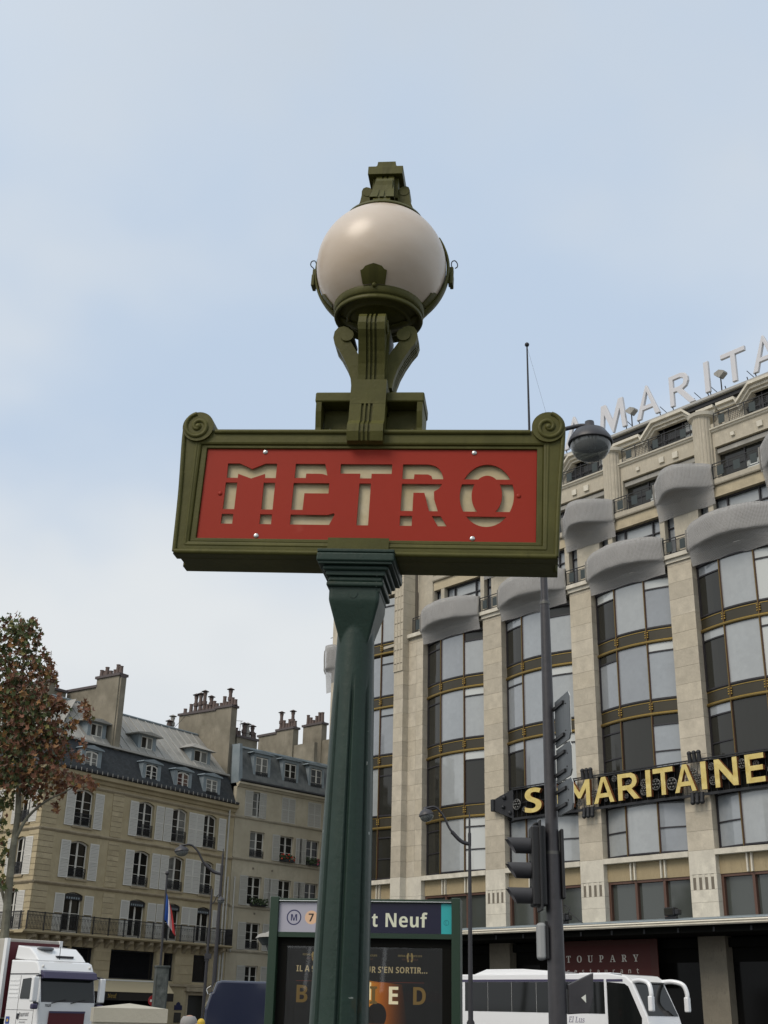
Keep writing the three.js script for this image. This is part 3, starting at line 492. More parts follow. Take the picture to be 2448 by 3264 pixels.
/* ---------- the two old apartment buildings on the left ---------- */
const PLB = { pos: [-18.048, 0, -95], ry: Math.atan2(0.82028767, 0.57195117) };
const PLC = { pos: [-11.985, 0, -103.695], ry: Math.atan2(0.73627374, 0.67668381) };
M.facade = std({ map: mottle([0.40, 0.335, 0.205], [0.31, 0.255, 0.15], [0.47, 0.40, 0.26], 5, 71, 5, 0.16), roughness: 0.92, bumpMap: B1, bumpScale: 0.006 }, { metres: true });
M.facadeBlock = [0, 1, 2].map((k) => stoneOf([0.40 + 0.02 * k, 0.335 + 0.018 * k, 0.21 + 0.014 * k], 72 + k, 0.14));
M.stucco = std({ map: mottle([0.42, 0.375, 0.275], [0.35, 0.31, 0.225], [0.47, 0.425, 0.32], 4, 76, 6, 0.12), roughness: 0.95 }, { metres: true });
M.chimney = std({ map: mottle([0.225, 0.205, 0.155], [0.15, 0.135, 0.10], [0.30, 0.27, 0.21], 5, 78, 4, 0.2), roughness: 0.95, bumpMap: B1, bumpScale: 0.01 }, { metres: true });
M.trim = std({ map: mottle([0.33, 0.28, 0.185], [0.25, 0.205, 0.135], [0.42, 0.36, 0.25], 6, 79, 3, 0.25), roughness: 0.9 }, { metres: true });
const slateT = tex('slate', 256, 256, (x, y) => { const r = Math.floor(y * 16), o = (r % 2) * 0.5, cx = x * 10 + o, c = Math.floor(cx), e = (cx % 1 < 0.06 || y * 16 % 1 < 0.10) ? 0.62 : 1, h = 0.75 + 0.5 * hash(c % 10, r, 5); return [0.027 * h * e, 0.032 * h * e, 0.036 * h * e]; }, { rep: [1 / 2.2, 1 / 2.2] });
M.slate = std({ map: slateT, roughness: 0.8 }, { metres: true }); M.slateGrey = std({ map: mottle([0.105, 0.115, 0.115], [0.05, 0.058, 0.06], [0.15, 0.16, 0.155], 7, 82, 2.6, 0.3), roughness: 0.65 }, { metres: true });
M.shutter = std({ map: tex('louvre', 8, 128, (x, y) => { const t = y * 24 % 1; const c = t < 0.22 ? 0.36 : 0.50; return [c, c * 0.985, c * 0.90]; }), roughness: 0.7, bumpMap: tex('louvreB', 8, 128, (x, y) => { const t = y * 24 % 1; const c = t < 0.2 ? 0 : 1 - t * 0.6; return [c, c, c]; }, { srgb: false }), bumpScale: 0.02 });
M.shutterFrame = plain(0.60, 0.59, 0.54, 0.6); M.shutterGrey = M.shutter.clone(); M.shutterGrey.color = lin(0.72, 0.72, 0.70); M.shutterFrameGrey = plain(0.42, 0.415, 0.38, 0.6);
M.winWhite = plain(0.60, 0.585, 0.53, 0.5); M.curtain = plain(0.30, 0.30, 0.28, 0.9); M.roomPane = phy({ color: lin(0.010, 0.010, 0.009), roughness: 0.1, specularIntensity: 0.5 }); M.roomPane2 = phy({ color: lin(0.026, 0.024, 0.021), roughness: 0.1, specularIntensity: 0.5 });
M.curtainPane = phy({ map: mottle([0.16, 0.165, 0.155], [0.07, 0.07, 0.066], [0.24, 0.245, 0.23], 3, 91, 1.6, 0.4), roughness: 0.15, specularIntensity: 0.7 }, { metres: true, jit: true });

function arcTop(w, h, rise, n = 8) { const p = [[-w / 2, 0], [w / 2, 0]]; for (let k = 0; k <= n; k++) { const t = 1 - 2 * k / n; p.push([t * w / 2, h + rise * (1 - t * t)]); } return p; }
function makeWindow(parent, w, h, rise, rows, { pane = [M.roomPane, M.roomPane], rail = 0, frame = M.winWhite, rec = 0.22, sill = true } = {}) { // base centre at the origin, wall face at z = 0
  const f = [], z0 = -rec - 0.07, z1 = -rec; const H = h + rise * 0.9;
  f.push(BX(-w / 2 + 0.001, -w / 2 + 0.09, 0, h, z0, z1), BX(w / 2 - 0.09, w / 2 - 0.001, 0, h, z0, z1), BX(-0.075, 0.075, 0, H, z0, z1 + 0.02), BX(-w / 2 + 0.09, w / 2 - 0.09, 0, 0.16, z0, z1 - 0.003));
  const top = arcTop(w - 0.004, h, rise), inn = arcTop(w - 0.18, h - 0.09, rise * 0.9);
  f.push(EX([...top.slice(1), ...inn.slice(1).reverse()], z0 + 0.002, z1 - 0.004));
  for (let k = 1; k < rows; k++) f.push(BX(-w / 2 + 0.09, -0.075, 0.16 + (h - 0.25) * k / rows - 0.018, 0.16 + (h - 0.25) * k / rows + 0.018, z0 + 0.02, z1 - 0.015), BX(0.075, w / 2 - 0.09, 0.16 + (h - 0.25) * k / rows - 0.018, 0.16 + (h - 0.25) * k / rows + 0.018, z0 + 0.02, z1 - 0.015));
  const m = mesh('window', f, frame, parent);
  mesh('pane', BX(-w / 2 + 0.06, -0.05, 0.1, h + rise * 0.5, z0 + 0.03, z0 + 0.045), pane[0], m); mesh('pane', BX(0.05, w / 2 - 0.06, 0.1, h + rise * 0.5, z0 + 0.03, z0 + 0.045), pane[1], m);
  if (sill) mesh('sill', BX(-w / 2 - 0.1, w / 2 + 0.1, -0.14, -0.002, -rec - 0.1, 0.10), M.trim, m);
  if (rail) { const g = [BX(-w / 2 + 0.02, w / 2 - 0.02, rail - 0.04, rail, -0.06, -0.02), BX(-w / 2 + 0.02, w / 2 - 0.02, 0.08, 0.11, -0.06, -0.02)]; for (let k = 0; k <= 16; k++) { const x = lerp(-w / 2 + 0.03, w / 2 - 0.03, k / 16); g.push(BX(x - 0.012, x + 0.012, 0.11, rail - 0.04, -0.05, -0.026)); } for (let k = 0; k < 5; k++) g.push(new THREE.TorusGeometry(0.11, 0.018, 5, 12).translate(lerp(-w / 2 + 0.2, w / 2 - 0.2, k / 4), rail * 0.55, -0.038)); mesh('railing', g, M.iron, m); }
  return m;
}
function makeShutter(parent, w, h, grey, ops = {}) { // lower left corner at the origin, lying on the wall
  const fm = grey ? M.shutterFrameGrey : M.shutterFrame, z = 0.035, t = 0.055;
  const f = [BX(0, t, 0, h, z, z + 0.045), BX(w - t, w, 0, h, z, z + 0.045), BX(t, w - t, 0, 0.08, z, z + 0.044), BX(t, w - t, h - 0.08, h, z, z + 0.044), BX(t, w - t, h * 0.49, h * 0.49 + 0.06, z, z + 0.044)];
  if (ops.solid) f.push(BX(t, w - t, 0.08, h * 0.45, z + 0.01, z + 0.03));
  const m = mesh('shutter', f, fm, parent);
  const y0 = ops.solid ? h * 0.49 : 0.08;
  mesh('louvres', new THREE.BoxGeometry(w - 2 * t, h - 0.08 - y0, 0.02).translate(w / 2, (h - 0.08 + y0) / 2, z + 0.02), grey ? M.shutterGrey : M.shutter, m);
  return m;
}
const apt = thing('apartment_building', 'ochre stone corner apartment building with pale louvred shutters, long iron balcony and slate mansard roof', 'building', PLB.pos, PLB.ry);
const CORNER = { x: -9.9, ry: Math.atan2(-0.63559412, 0.77202339) - PLB.ry };
const onCorner = (m) => { const p = V3(m.position.x, m.position.y, m.position.z).applyAxisAngle(V3(0, 1, 0), CORNER.ry); m.position.set(p.x + CORNER.x, p.y, p.z); m.rotation.y += CORNER.ry; return m; };
const COLS = [-6.07, 0.25, 4.05, 7.6], CW = [1.76, 1.72, 1.70, 1.62];
const SHUT = [[-7.83, -5.08], [-1.5, 1.30], [2.26, 5.04], [5.93, 8.62]];
{
  const holes = [], cut = (c, w, y0, h, r) => holes.push(arcTop(w, h, r).map(([x, y]) => [x + c, y + y0]));
  COLS.forEach((c, k) => { cut(c, CW[k], 6.2, 2.52, 0.2); cut(c, CW[k], 9.86, 2.42, 0.2); cut(c, CW[k], 13.5, 2.46, 0.22); });
  const gnd = [[-8.6, -5.9], [-5.75, -3.6], [-1.95, 2.7], [3.55, 4.75], [6.85, 8.65]];
  gnd.forEach(([a, b]) => holes.push([[a, 3.3], [b, 3.3], [b, 5.3], [a, 5.3]]));
  holes.push([[6.5, 0.01], [8.5, 0.01], [8.5, 2.35], [6.5, 2.35]], [[-8.8, 0.01], [4.2, 0.01], [4.2, 2.5], [-8.8, 2.5]]);
  mesh('wall', [EX([[-9.9, 0], [10.55, 0], [10.55, 16.8], [-9.9, 16.8]], -0.4, 0, holes)], M.facade, apt);
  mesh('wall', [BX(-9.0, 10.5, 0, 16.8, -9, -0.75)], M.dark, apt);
  const dh = []; [[-2.02, 13.45], [-2.02, 9.85], [-2.2, 6.2], [-6.2, 13.45], [-6.2, 9.85], [-6.2, 6.2]].forEach(([c, y]) => dh.push(arcTop(1.25, 2.5, 0.15).map(([x, v]) => [x + c, v + y])));
  onCorner(mesh('wall', EX([[-13, 0], [0.0, 0], [0.0, 16.8], [-13, 16.8]], -0.38, -0.005, dh), M.facade, apt));
  // stepped courses at the corner and between the window pairs: long stones standing proud
  const strip = (a, b, y0, y1, step, z, par, side) => { const g = mesh('quoin_strip', BX(a + 0.03, b - 0.03, y0 + 0.02, y1 - 0.02, -0.002, z * 0.4), M.trim, apt); if (side) onCorner(g); for (let y = y0; y < y1 - 0.1; y += step) mesh('stone_block', BX(a, b, y, Math.min(y1, y + step - 0.05), 0, z), M.facadeBlock[Math.floor(rnd() * 3)], g); };
  for (const [y0, y1] of [[13.15, 16.3], [9.55, 12.75], [6.2, 9.1]]) { strip(-3.32, -2.2, y0, y1, 0.378, 0.05); strip(-9.88, -8.55, y0 - 0.2, y1 + 0.1, 0.40, 0.05); strip(-1.15, 0.03, y0 - 0.2, y1 + 0.1, 0.40, 0.05, apt, true); }
  // string courses, cornice, gutter
  const prof = (v, s) => [[0, v], [0.05 * s, v], [0.14 * s, v + 0.12 * s], [0.14 * s, v + 0.2 * s], [0, v + 0.24 * s]];
  for (const [v, s] of [[9.25, 1], [12.88, 1], [16.3, 1]]) { mesh('string_course', SW([[-9.9, 0.001], [10.55, 0.001]], prof(v, s)), M.trim, apt); onCorner(mesh('string_course', SW([[-13, 0.001], [0.1, 0.001]], prof(v, s)), M.trim, apt)); }
  const cor = [[0, 16.72], [0.12, 16.75], [0.20, 16.95], [0.42, 17.05], [0.46, 17.22], [0.5, 17.3], [-0.3, 17.34]];
  mesh('cornice', SW([[-10.2, 0.002], [10.55, 0.002]], cor), M.facade, apt); onCorner(mesh('cornice', SW([[-13, 0.0], [0.45, 0.0]], cor), M.facade, apt));
  const gut = [[0.10, 17.345], [0.42, 17.345], [0.50, 17.42], [0.48, 17.54], [0.36, 17.56], [0.10, 17.5]];
  const gt = mesh('gutter', SW([[-10.2, 0.0], [10.5, 0.0]], gut), M.iron, apt); onCorner(mesh('gutter', SW([[-13, 0.0], [0.45, 0.0]], gut), M.iron, apt));
  const gh = []; for (let u = -9.8; u < 10.4; u += 0.52) gh.push(BX(u, u + 0.04, 17.36, 17.62, 0.5, 0.53)); stuff(mesh('gutter_hook', gh, M.zinc, gt));
  // windows
  const tones = [[M.roomPane, M.roomPane], [M.roomPane, M.curtainPane], [M.curtainPane, M.roomPane], [M.roomPane2, M.roomPane2]];
  const T3 = [0, 0, 3, 3], T2 = [0, 0, 2, 2], T1 = [0, 0, 0, 0];
  COLS.forEach((c, k) => {
    const A = makeWindow(apt, CW[k], 2.46, 0.22, 4, { rail: 0.95, pane: k === 2 ? [M.roomPane2, M.curtainPane] : tones[T3[k]] }); A.position.set(c, 13.5, 0);
    const B = makeWindow(apt, CW[k], 2.42, 0.2, 3, { rail: 0.72, pane: tones[T2[k]] }); B.position.set(c, 9.86, 0);
    const C = makeWindow(apt, CW[k], 2.52, 0.2, 2, { sill: false, pane: tones[T1[k]], rec: 0.25 }); C.position.set(c, 6.2, 0);
    const val = [BX(-CW[k] / 2 + 0.04, CW[k] / 2 - 0.04, 2.2, 2.62, -0.12, -0.06)]; mesh('awning_valance', val, M.iron, C);
    const dots = []; for (let q = 0; q < 6; q++) dots.push(BX(-0.62 + q * 0.22, -0.5 + q * 0.22, 2.27, 2.40, -0.059, -0.052)); mesh('valance_print', dots, M.zincBlue, C);
  });
  const sp3 = makeShutter(apt, 0.86, 2.58), sp1 = makeShutter(apt, 0.86, 2.55, false, { solid: true });
  let f3 = true, f1 = true;
  SHUT.forEach(([l, r]) => {
    for (const x of [l, r]) {
      if (f3) { sp3.position.set(x, 13.46, 0); f3 = false; } else again(sp3, apt, x, 13.46, 0);
      again(sp3, apt, x, 9.84, 0);
      if (f1) { sp1.position.set(x, 6.22, 0); f1 = false; } else again(sp1, apt, x, 6.22, 0);
    }
  });
  for (const [x, y] of [[-2.02, 13.45], [-2.02, 9.85], [-2.2, 6.2], [-6.2, 13.45], [-6.2, 9.85]]) { const w = makeWindow(apt, 1.25, 2.5, 0.15, 3, { rail: 0.9 }); w.position.set(x, y, 0); onCorner(w); for (const d of [-1.47, 0.64]) { const s = again(sp3, apt, x + d, y, 0); onCorner(s); } }
  // long balcony
  const plan = [[-9.98, -0.02], [10.35, -0.02]];
  const slab = mesh('balcony_slab', [SW([[-10.9, 0], [10.4, 0]], [[-0.1, 5.93], [0.72, 5.93], [0.80, 5.98], [0.86, 6.03], [0.86, 6.13], [-0.1, 6.13]])], M.facade, apt);
  onCorner(mesh('balcony_slab', [SW([[-9, 0], [0.8, 0]], [[-0.1, 5.935], [0.72, 5.935], [0.85, 6.03], [0.85, 6.125], [-0.1, 6.125]])], M.facade, apt));
  const br = (u) => EXX([[0, 5.35], [0.12, 5.35], [0.3, 5.55], [0.62, 5.72], [0.66, 5.925], [0, 5.925]], u - 0.17, u + 0.17);
  for (let u = -9.7; u < 10.2; u += 1.018) mesh('balcony_bracket', br(u), M.trim, slab);
  const rl = (u0, u1, step) => { const g = [BX(u0, u1, 7.27, 7.33, 0.76, 0.81), BX(u0, u1, 6.2, 6.24, 0.77, 0.8), BX(u0, u1, 7.08, 7.10, 0.775, 0.795)]; for (let u = u0, k = 0; u < u1; u += step, k++) { g.push(BX(u - 0.012, u + 0.012, 6.24, 7.27, 0.774, 0.797)); if (k % 12 === 0) g.push(BX(u - 0.035, u + 0.035, 6.13, 7.36, 0.75, 0.82)); else if (k % 2) g.push(new THREE.TorusGeometry(0.055, 0.012, 4, 8).translate(u + step / 2, 6.55, 0.785), new THREE.TorusGeometry(0.055, 0.012, 4, 8).translate(u + step / 2, 7.0, 0.785)); } return g; };
  stuff(mesh('balcony_railing', rl(-10.65, 10.3, 0.125), M.iron, apt)); onCorner(stuff(mesh('balcony_railing', rl(-8.8, 0.55, 0.125), M.iron, apt)));
  mesh('balcony_screen', [BX(10.3, 10.36, 6.13, 7.4, 0.05, 0.8)], M.iron, apt);
  // lower front: dark openings, awning, shop fascia, door
  for (const [a, b] of gnd) { const w = mesh('shop_window', [BX(a, b, 5.2, 5.3, -0.36, -0.26), BX(a, a + 0.08, 3.3, 5.2, -0.36, -0.26), BX(b - 0.08, b, 3.3, 5.2, -0.36, -0.26), BX(a, b, 3.3, 3.38, -0.355, -0.1)], M.iron, apt); mesh('pane', BX(a + 0.05, b - 0.05, 3.35, 5.25, -0.35, -0.33), M.paneBlack, w); }
  mesh('ledge', [BX(-9.9, 10.5, 2.95, 3.12, 0.001, 0.16)], M.trim, apt);
  const jt = []; for (const [a, b] of [[-3.55, -2.0], [2.75, 3.5], [4.8, 6.8], [8.7, 10.4]]) for (const y of [3.2, 3.85, 4.5, 5.1]) jt.push([a, b, y]); for (const [a, b, y] of jt) mesh('stone_block', BX(a, b, y, y + 0.60, 0.002, 0.035), M.facadeBlock[Math.floor(rnd() * 3)], apt);
  const aw = mesh('awning', [EXX([[0.02, 3.22], [0.2, 3.22], [1.02, 2.42], [0.98, 2.40], [0.02, 3.1]], -8.9, 3.9)], plain(0.42, 0.36, 0.235, 0.9), apt);
  mesh('awning_bar', [BX(-8.9, 3.9, 3.16, 3.26, 0.2, 0.3)], M.white, aw);
  mesh('awning_flap', [BX(-8.9, 3.9, 1.85, 2.40, 0.96, 1.0)], plain(0.018, 0.014, 0.011, 0.8), aw);
  { const cv = document.createElement('canvas'); cv.width = 256; cv.height = 96; const x = cv.getContext('2d'); x.fillStyle = '#15110e'; x.fillRect(0, 0, 256, 96); x.fillStyle = '#a88b3c'; x.font = '72px serif'; x.fillText('Neuf', 40, 72); const t = new THREE.CanvasTexture(cv); t.colorSpace = THREE.SRGBColorSpace; mesh('awning_lettering', new THREE.PlaneGeometry(1.3, 0.5).translate(-2.35, 2.13, 1.003), std({ map: t, roughness: 0.8 }), aw); }
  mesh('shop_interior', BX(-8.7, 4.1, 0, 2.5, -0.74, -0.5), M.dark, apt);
  mesh('door', [BX(6.5, 8.5, 0, 2.35, -0.35, -0.28)], plain(0.02, 0.021, 0.02, 0.5), apt);
  mesh('door_hood', [BX(6.1, 8.9, 2.62, 2.92, 0.001, 0.3), BX(6.3, 6.48, 0, 2.6, 0.001, 0.08), BX(8.52, 8.7, 0, 2.6, 0.001, 0.08), BX(6.48, 8.52, 2.36, 2.6, 0.001, 0.06)], M.trim, apt);
  M.plaqueBlue = plain(0.012, 0.016, 0.06, 0.35);
  const pq = mesh('street_plaque', [BX(5.08, 5.92, 1.28, 1.62, 0.03, 0.06), EX([[5.25, 1.62], [5.75, 1.62], [5.68, 1.78], [5.5, 1.86], [5.32, 1.78]], 0.03, 0.058)], M.plaqueBlue, apt);
  mesh('wall_board', [BX(5.12, 5.86, 0.4, 1.1, 0.03, 0.055)], plain(0.03, 0.028, 0.022, 0.6), apt);
  for (const x of [9.75, 10.12]) { const p = mesh('drainpipe', [ROD([x, 0.2, 0.12], [x, x < 10 ? 16.9 : 11.5, 0.12], 0.075)], M.shutterFrameGrey, apt); const c = []; for (let y = 2; y < 16; y += 2.6) if (x < 10 || y < 11) c.push(CY(0.10, 0.10, 0.07, x, y, 0.12, 10)); mesh('pipe_collar', c, M.shutterFrameGrey, p); }
}
function chimneyPots(parent, list) { // [x, y, z, height, kind]
  for (const [x, y, z, h0, kind] of list) { const h = h0 * 0.86;
    const g = [new THREE.LatheGeometry(V2([[0.001, 0], [0.21, 0], [0.21, h * 0.1], [0.175, h * 0.18], [0.155, h * 0.9], [0.18, h * 0.93], [0.18, h], [0.001, h]]), 12).translate(x, y, z)];
    if (kind) g.push(CY(0.19, 0.21, 0.10, x, y + h, z, 12), new THREE.ConeGeometry(0.36, 0.18, 12).translate(x, y + h + 0.30, z), CY(0.03, 0.03, 0.15, x, y + h + 0.09, z, 6), CY(0.23, 0.23, 0.28, x, y + h * 0.4, z, 12));
    mesh('chimney_pot', g, kind === 2 ? M.zinc : M.pot ??= plain(0.115, 0.085, 0.075, 0.85), parent);
  }
}
function stack(parent, u0, u1, w0, w1, y0, y1, cap = 0.12) { const m = mesh('chimney', [BX(u0, u1, y0, y1, w0, w1)], M.chimney, parent); mesh('chimney_cap', [BX(u0 - cap, u1 + cap, y1 + 0.001, y1 + 0.2, w0 - cap, w1 + cap)], M.potCap ??= plain(0.09, 0.075, 0.075, 0.8), m); return m; }
{ // roof of the corner building
  const mans = [[-0.1, 17.3], [0.1, 17.45], [-1.0, 19.8], [-1.2, 19.86], [-8, 19.86], [-8, 17.3]];
  mesh('mansard_roof', SW([[-9.0, 0], [10.55, 0]], mans.map(([o, v]) => [o, v])), M.slate, apt);
  onCorner(mesh('mansard_roof', SW([[-13, 0], [-0.95, 0]], [[-0.1, 17.29], [0.1, 17.44], [-1.0, 19.79], [-1.5, 19.79], [-1.5, 17.29]]), M.slate, apt));
  mesh('zinc_break', [SW([[-9.0, 0], [10.55, 0]], [[-0.9, 19.84], [-0.82, 19.87], [-0.86, 20.02], [-1.15, 20.06], [-1.2, 19.86]])], M.zinc, apt);
  const up = EX([[-9.2, 0], [-6.0, 4.0], [10.55, 4.0], [10.55, 0]].map(([x, y]) => [x, y]), 0, 0.05); // sloping sheet
  const L = Math.hypot(3.9, 3.95), tilt = Math.atan2(3.9, 3.95);
  const sheet = EX([[-9.6, 0], [10.55, 0], [10.55, L], [-6.2, L]], -0.06, 0).rotateX(-Math.PI / 2 + tilt).translate(0, 19.92, -1.05);
  const rf = mesh('zinc_roof', sheet, M.zinc, apt);
  const seams = []; for (let u = -8.4; u < 10.4; u += 0.95) { const l = u < -6.2 ? L * (u + 9.6) / 3.4 : L; seams.push(BX(u - 0.035, u + 0.035, 0.02, l, 0.001, 0.06)); } for (const s of seams) mesh('roof_seam', s.rotateX(-Math.PI / 2 + tilt).translate(0, 19.92, -1.05), M.zincSeam ??= plain(0.36, 0.36, 0.34, 0.5), rf);
  mesh('ridge_cap', [ROD([-6.2, 23.86, -5.0], [10.55, 23.86, -5.0], 0.10)], M.zincBlue, rf);
  onCorner(mesh('zinc_roof', EX([[-13, 0], [-0.9, 0], [-4.4, L], [-13, L]], -0.06, 0).rotateX(-Math.PI / 2 + tilt).translate(0, 19.90, -1.05), M.zinc, apt));
  // dormers on the slates
  const dorm = (c, w, h, rise, panes, rail) => {
    const d = mesh('dormer', [BX(-w / 2 - 0.36, -w / 2, 0, h + 0.25, -1.0, -0.12), BX(w / 2, w / 2 + 0.36, 0, h + 0.25, -1.0, -0.12), BX(-w / 2, w / 2, h + rise, h + 0.25, -1.0, -0.12), EX([[-w / 2 - 0.52, h + 0.25], [w / 2 + 0.52, h + 0.25], [w / 2 + 0.4, h + 0.36], [0, h + 0.56], [-w / 2 - 0.4, h + 0.36]], -1.2, 0.02)], M.zincBlue, apt);
    const win = makeWindow(apt, w, h, rise, 4, { pane: panes, rec: 0.16, sill: false, rail: rail ? 0.5 : 0 });
    win.parent.remove(win); d.add(win); d.position.set(c, 17.55, -0.02); return d;
  };
  dorm(-5.75, 1.25, 1.4, 0.12, [M.curtainPane, M.curtainPane]); dorm(0.58, 1.28, 1.42, 0.14, [M.roomPane, M.roomPane]); dorm(4.15, 1.32, 1.42, 0.14, [M.roomRed ??= phy({ color: lin(0.05, 0.014, 0.016), roughness: 0.1, clearcoat: 0.6 }), M.roomRed]); dorm(7.62, 1.38, 1.5, 0.0, [M.curtainPane, M.curtainPane], true);
  // bigger dormers on the zinc slope
  const big = (c, w, rails, hip) => {
    const b = mesh('roof_dormer', [BX(-w / 2 - 0.35, w / 2 + 0.35, 0, 0.35, -2.4, 0), BX(-w / 2 - 0.35, -w / 2, 0.35, 1.5, -2.4, 0), BX(w / 2, w / 2 + 0.35, 0.35, 1.5, -2.4, 0), BX(-w / 2, w / 2, 1.42, 1.5, -2.4, 0)], M.zincBlue, apt);
    const q = w / 2 + 0.75; const roof = hip ? fromQuads([[[-q, 1.5, 0.35], [q, 1.5, 0.35], [0, 2.15, -0.7], [0, 2.15, -0.7]], [[q, 1.5, 0.35], [q, 1.5, -2.6], [0, 2.15, -2.6], [0, 2.15, -0.7]], [[-q, 1.5, -2.6], [-q, 1.5, 0.35], [0, 2.15, -0.7], [0, 2.15, -2.6]], [[-q, 1.5, 0.35], [-q, 1.5, -2.6], [q, 1.5, -2.6], [q, 1.5, 0.35]]]) : EX([[-q, 1.5], [q, 1.5], [q, 1.56], [0, 1.78], [-q, 1.58]], -2.6, 0.4);
    mesh('dormer_roof', roof, M.zinc, b);
    const win = makeWindow(apt, w, 1.07, 0, 1, { rec: 0.08, sill: false, pane: [M.roomPane2, M.curtainPane] }); win.parent.remove(win); b.add(win); win.position.set(0, 0.35, 0.03);
    b.position.set(c, 20.22, -1.75); return b;
  };
  big(-4.1, 1.2, 1, false); big(1.35, 1.3, 0, false); big(7.75, 1.65, 0, true);
  // chimney walls standing across the roof
  const c1 = stack(apt, -2.95, -2.2, -3.7, -1.15, 19.6, 25.7); stack(apt, -2.85, -2.3, -2.35, -1.0, 19.5, 25.55, 0); stack(apt, -2.85, -2.25, -7.2, -3.72, 19.6, 25.05);
  chimneyPots(c1, [[-2.6, 25.9, -1.4, 0.75, 0], [-2.6, 25.9, -1.75, 0.95, 0], [-2.5, 25.9, -2.15, 0.55, 0], [-2.55, 25.9, -2.6, 0.5, 0], [-2.6, 25.9, -3.0, 0.9, 0], [-2.5, 25.9, -3.3, 0.6, 0], [-2.6, 25.9, -3.6, 0.7, 0]]);
  const c2 = stack(apt, 10.6, 11.2, -7.5, -3.05, 19.6, 25.85), c2b = stack(apt, 10.5, 11.25, -2.95, -1.15, 17.5, 25.95);
  chimneyPots(c2, [[10.9, 26.05, -7.1, 0.55, 0], [10.9, 26.05, -6.4, 0.95, 0], [10.9, 26.05, -5.85, 1.6, 1], [10.8, 26.05, -5.2, 1.6, 1], [10.95, 26.05, -4.85, 1.85, 1], [10.9, 26.05, -4.4, 0.65, 0], [10.9, 26.05, -4.0, 1.15, 1], [10.9, 26.05, -3.6, 0.9, 0], [10.9, 26.05, -3.25, 0.6, 0]]);
  chimneyPots(c2b, [[10.9, 26.15, -2.75, 0.45, 0], [10.9, 26.15, -2.4, 1.1, 0], [10.9, 26.15, -2.1, 0.5, 0], [10.9, 26.15, -1.75, 1.5, 1], [10.9, 26.15, -1.45, 0.85, 0], [10.9, 26.15, -1.1, 0.6, 0]]);
  const c3 = stack(apt, -6.1, -5.5, -10.5, -5.6, 20, 25.05); stack(apt, -5.3, -3.2, -7.3, -6.9, 20, 24.9);
  chimneyPots(c3, [[-5.8, 25.25, -10, 0.6, 0], [-5.8, 25.25, -9.2, 0.85, 0], [-5.8, 25.25, -8.3, 0.6, 0], [-5.8, 25.25, -7.3, 0.8, 0], [-5.8, 25.25, -6.4, 0.7, 0]]);
  const c4 = stack(apt, 8.2, 9.0, -6.9, -6.2, 21, 23.9); chimneyPots(c4, [[8.4, 24.1, -6.5, 0.6, 1], [8.8, 24.1, -6.5, 1.2, 2]]);
  mesh('antenna', [ROD([7.4, 23.8, -5.0], [8.9, 25.3, -5.0], 0.02, 0.02, 5), ROD([8.6, 25.3, -5.3], [9.1, 25.2, -4.7], 0.02, 0.02, 5)], M.iron, apt);
}
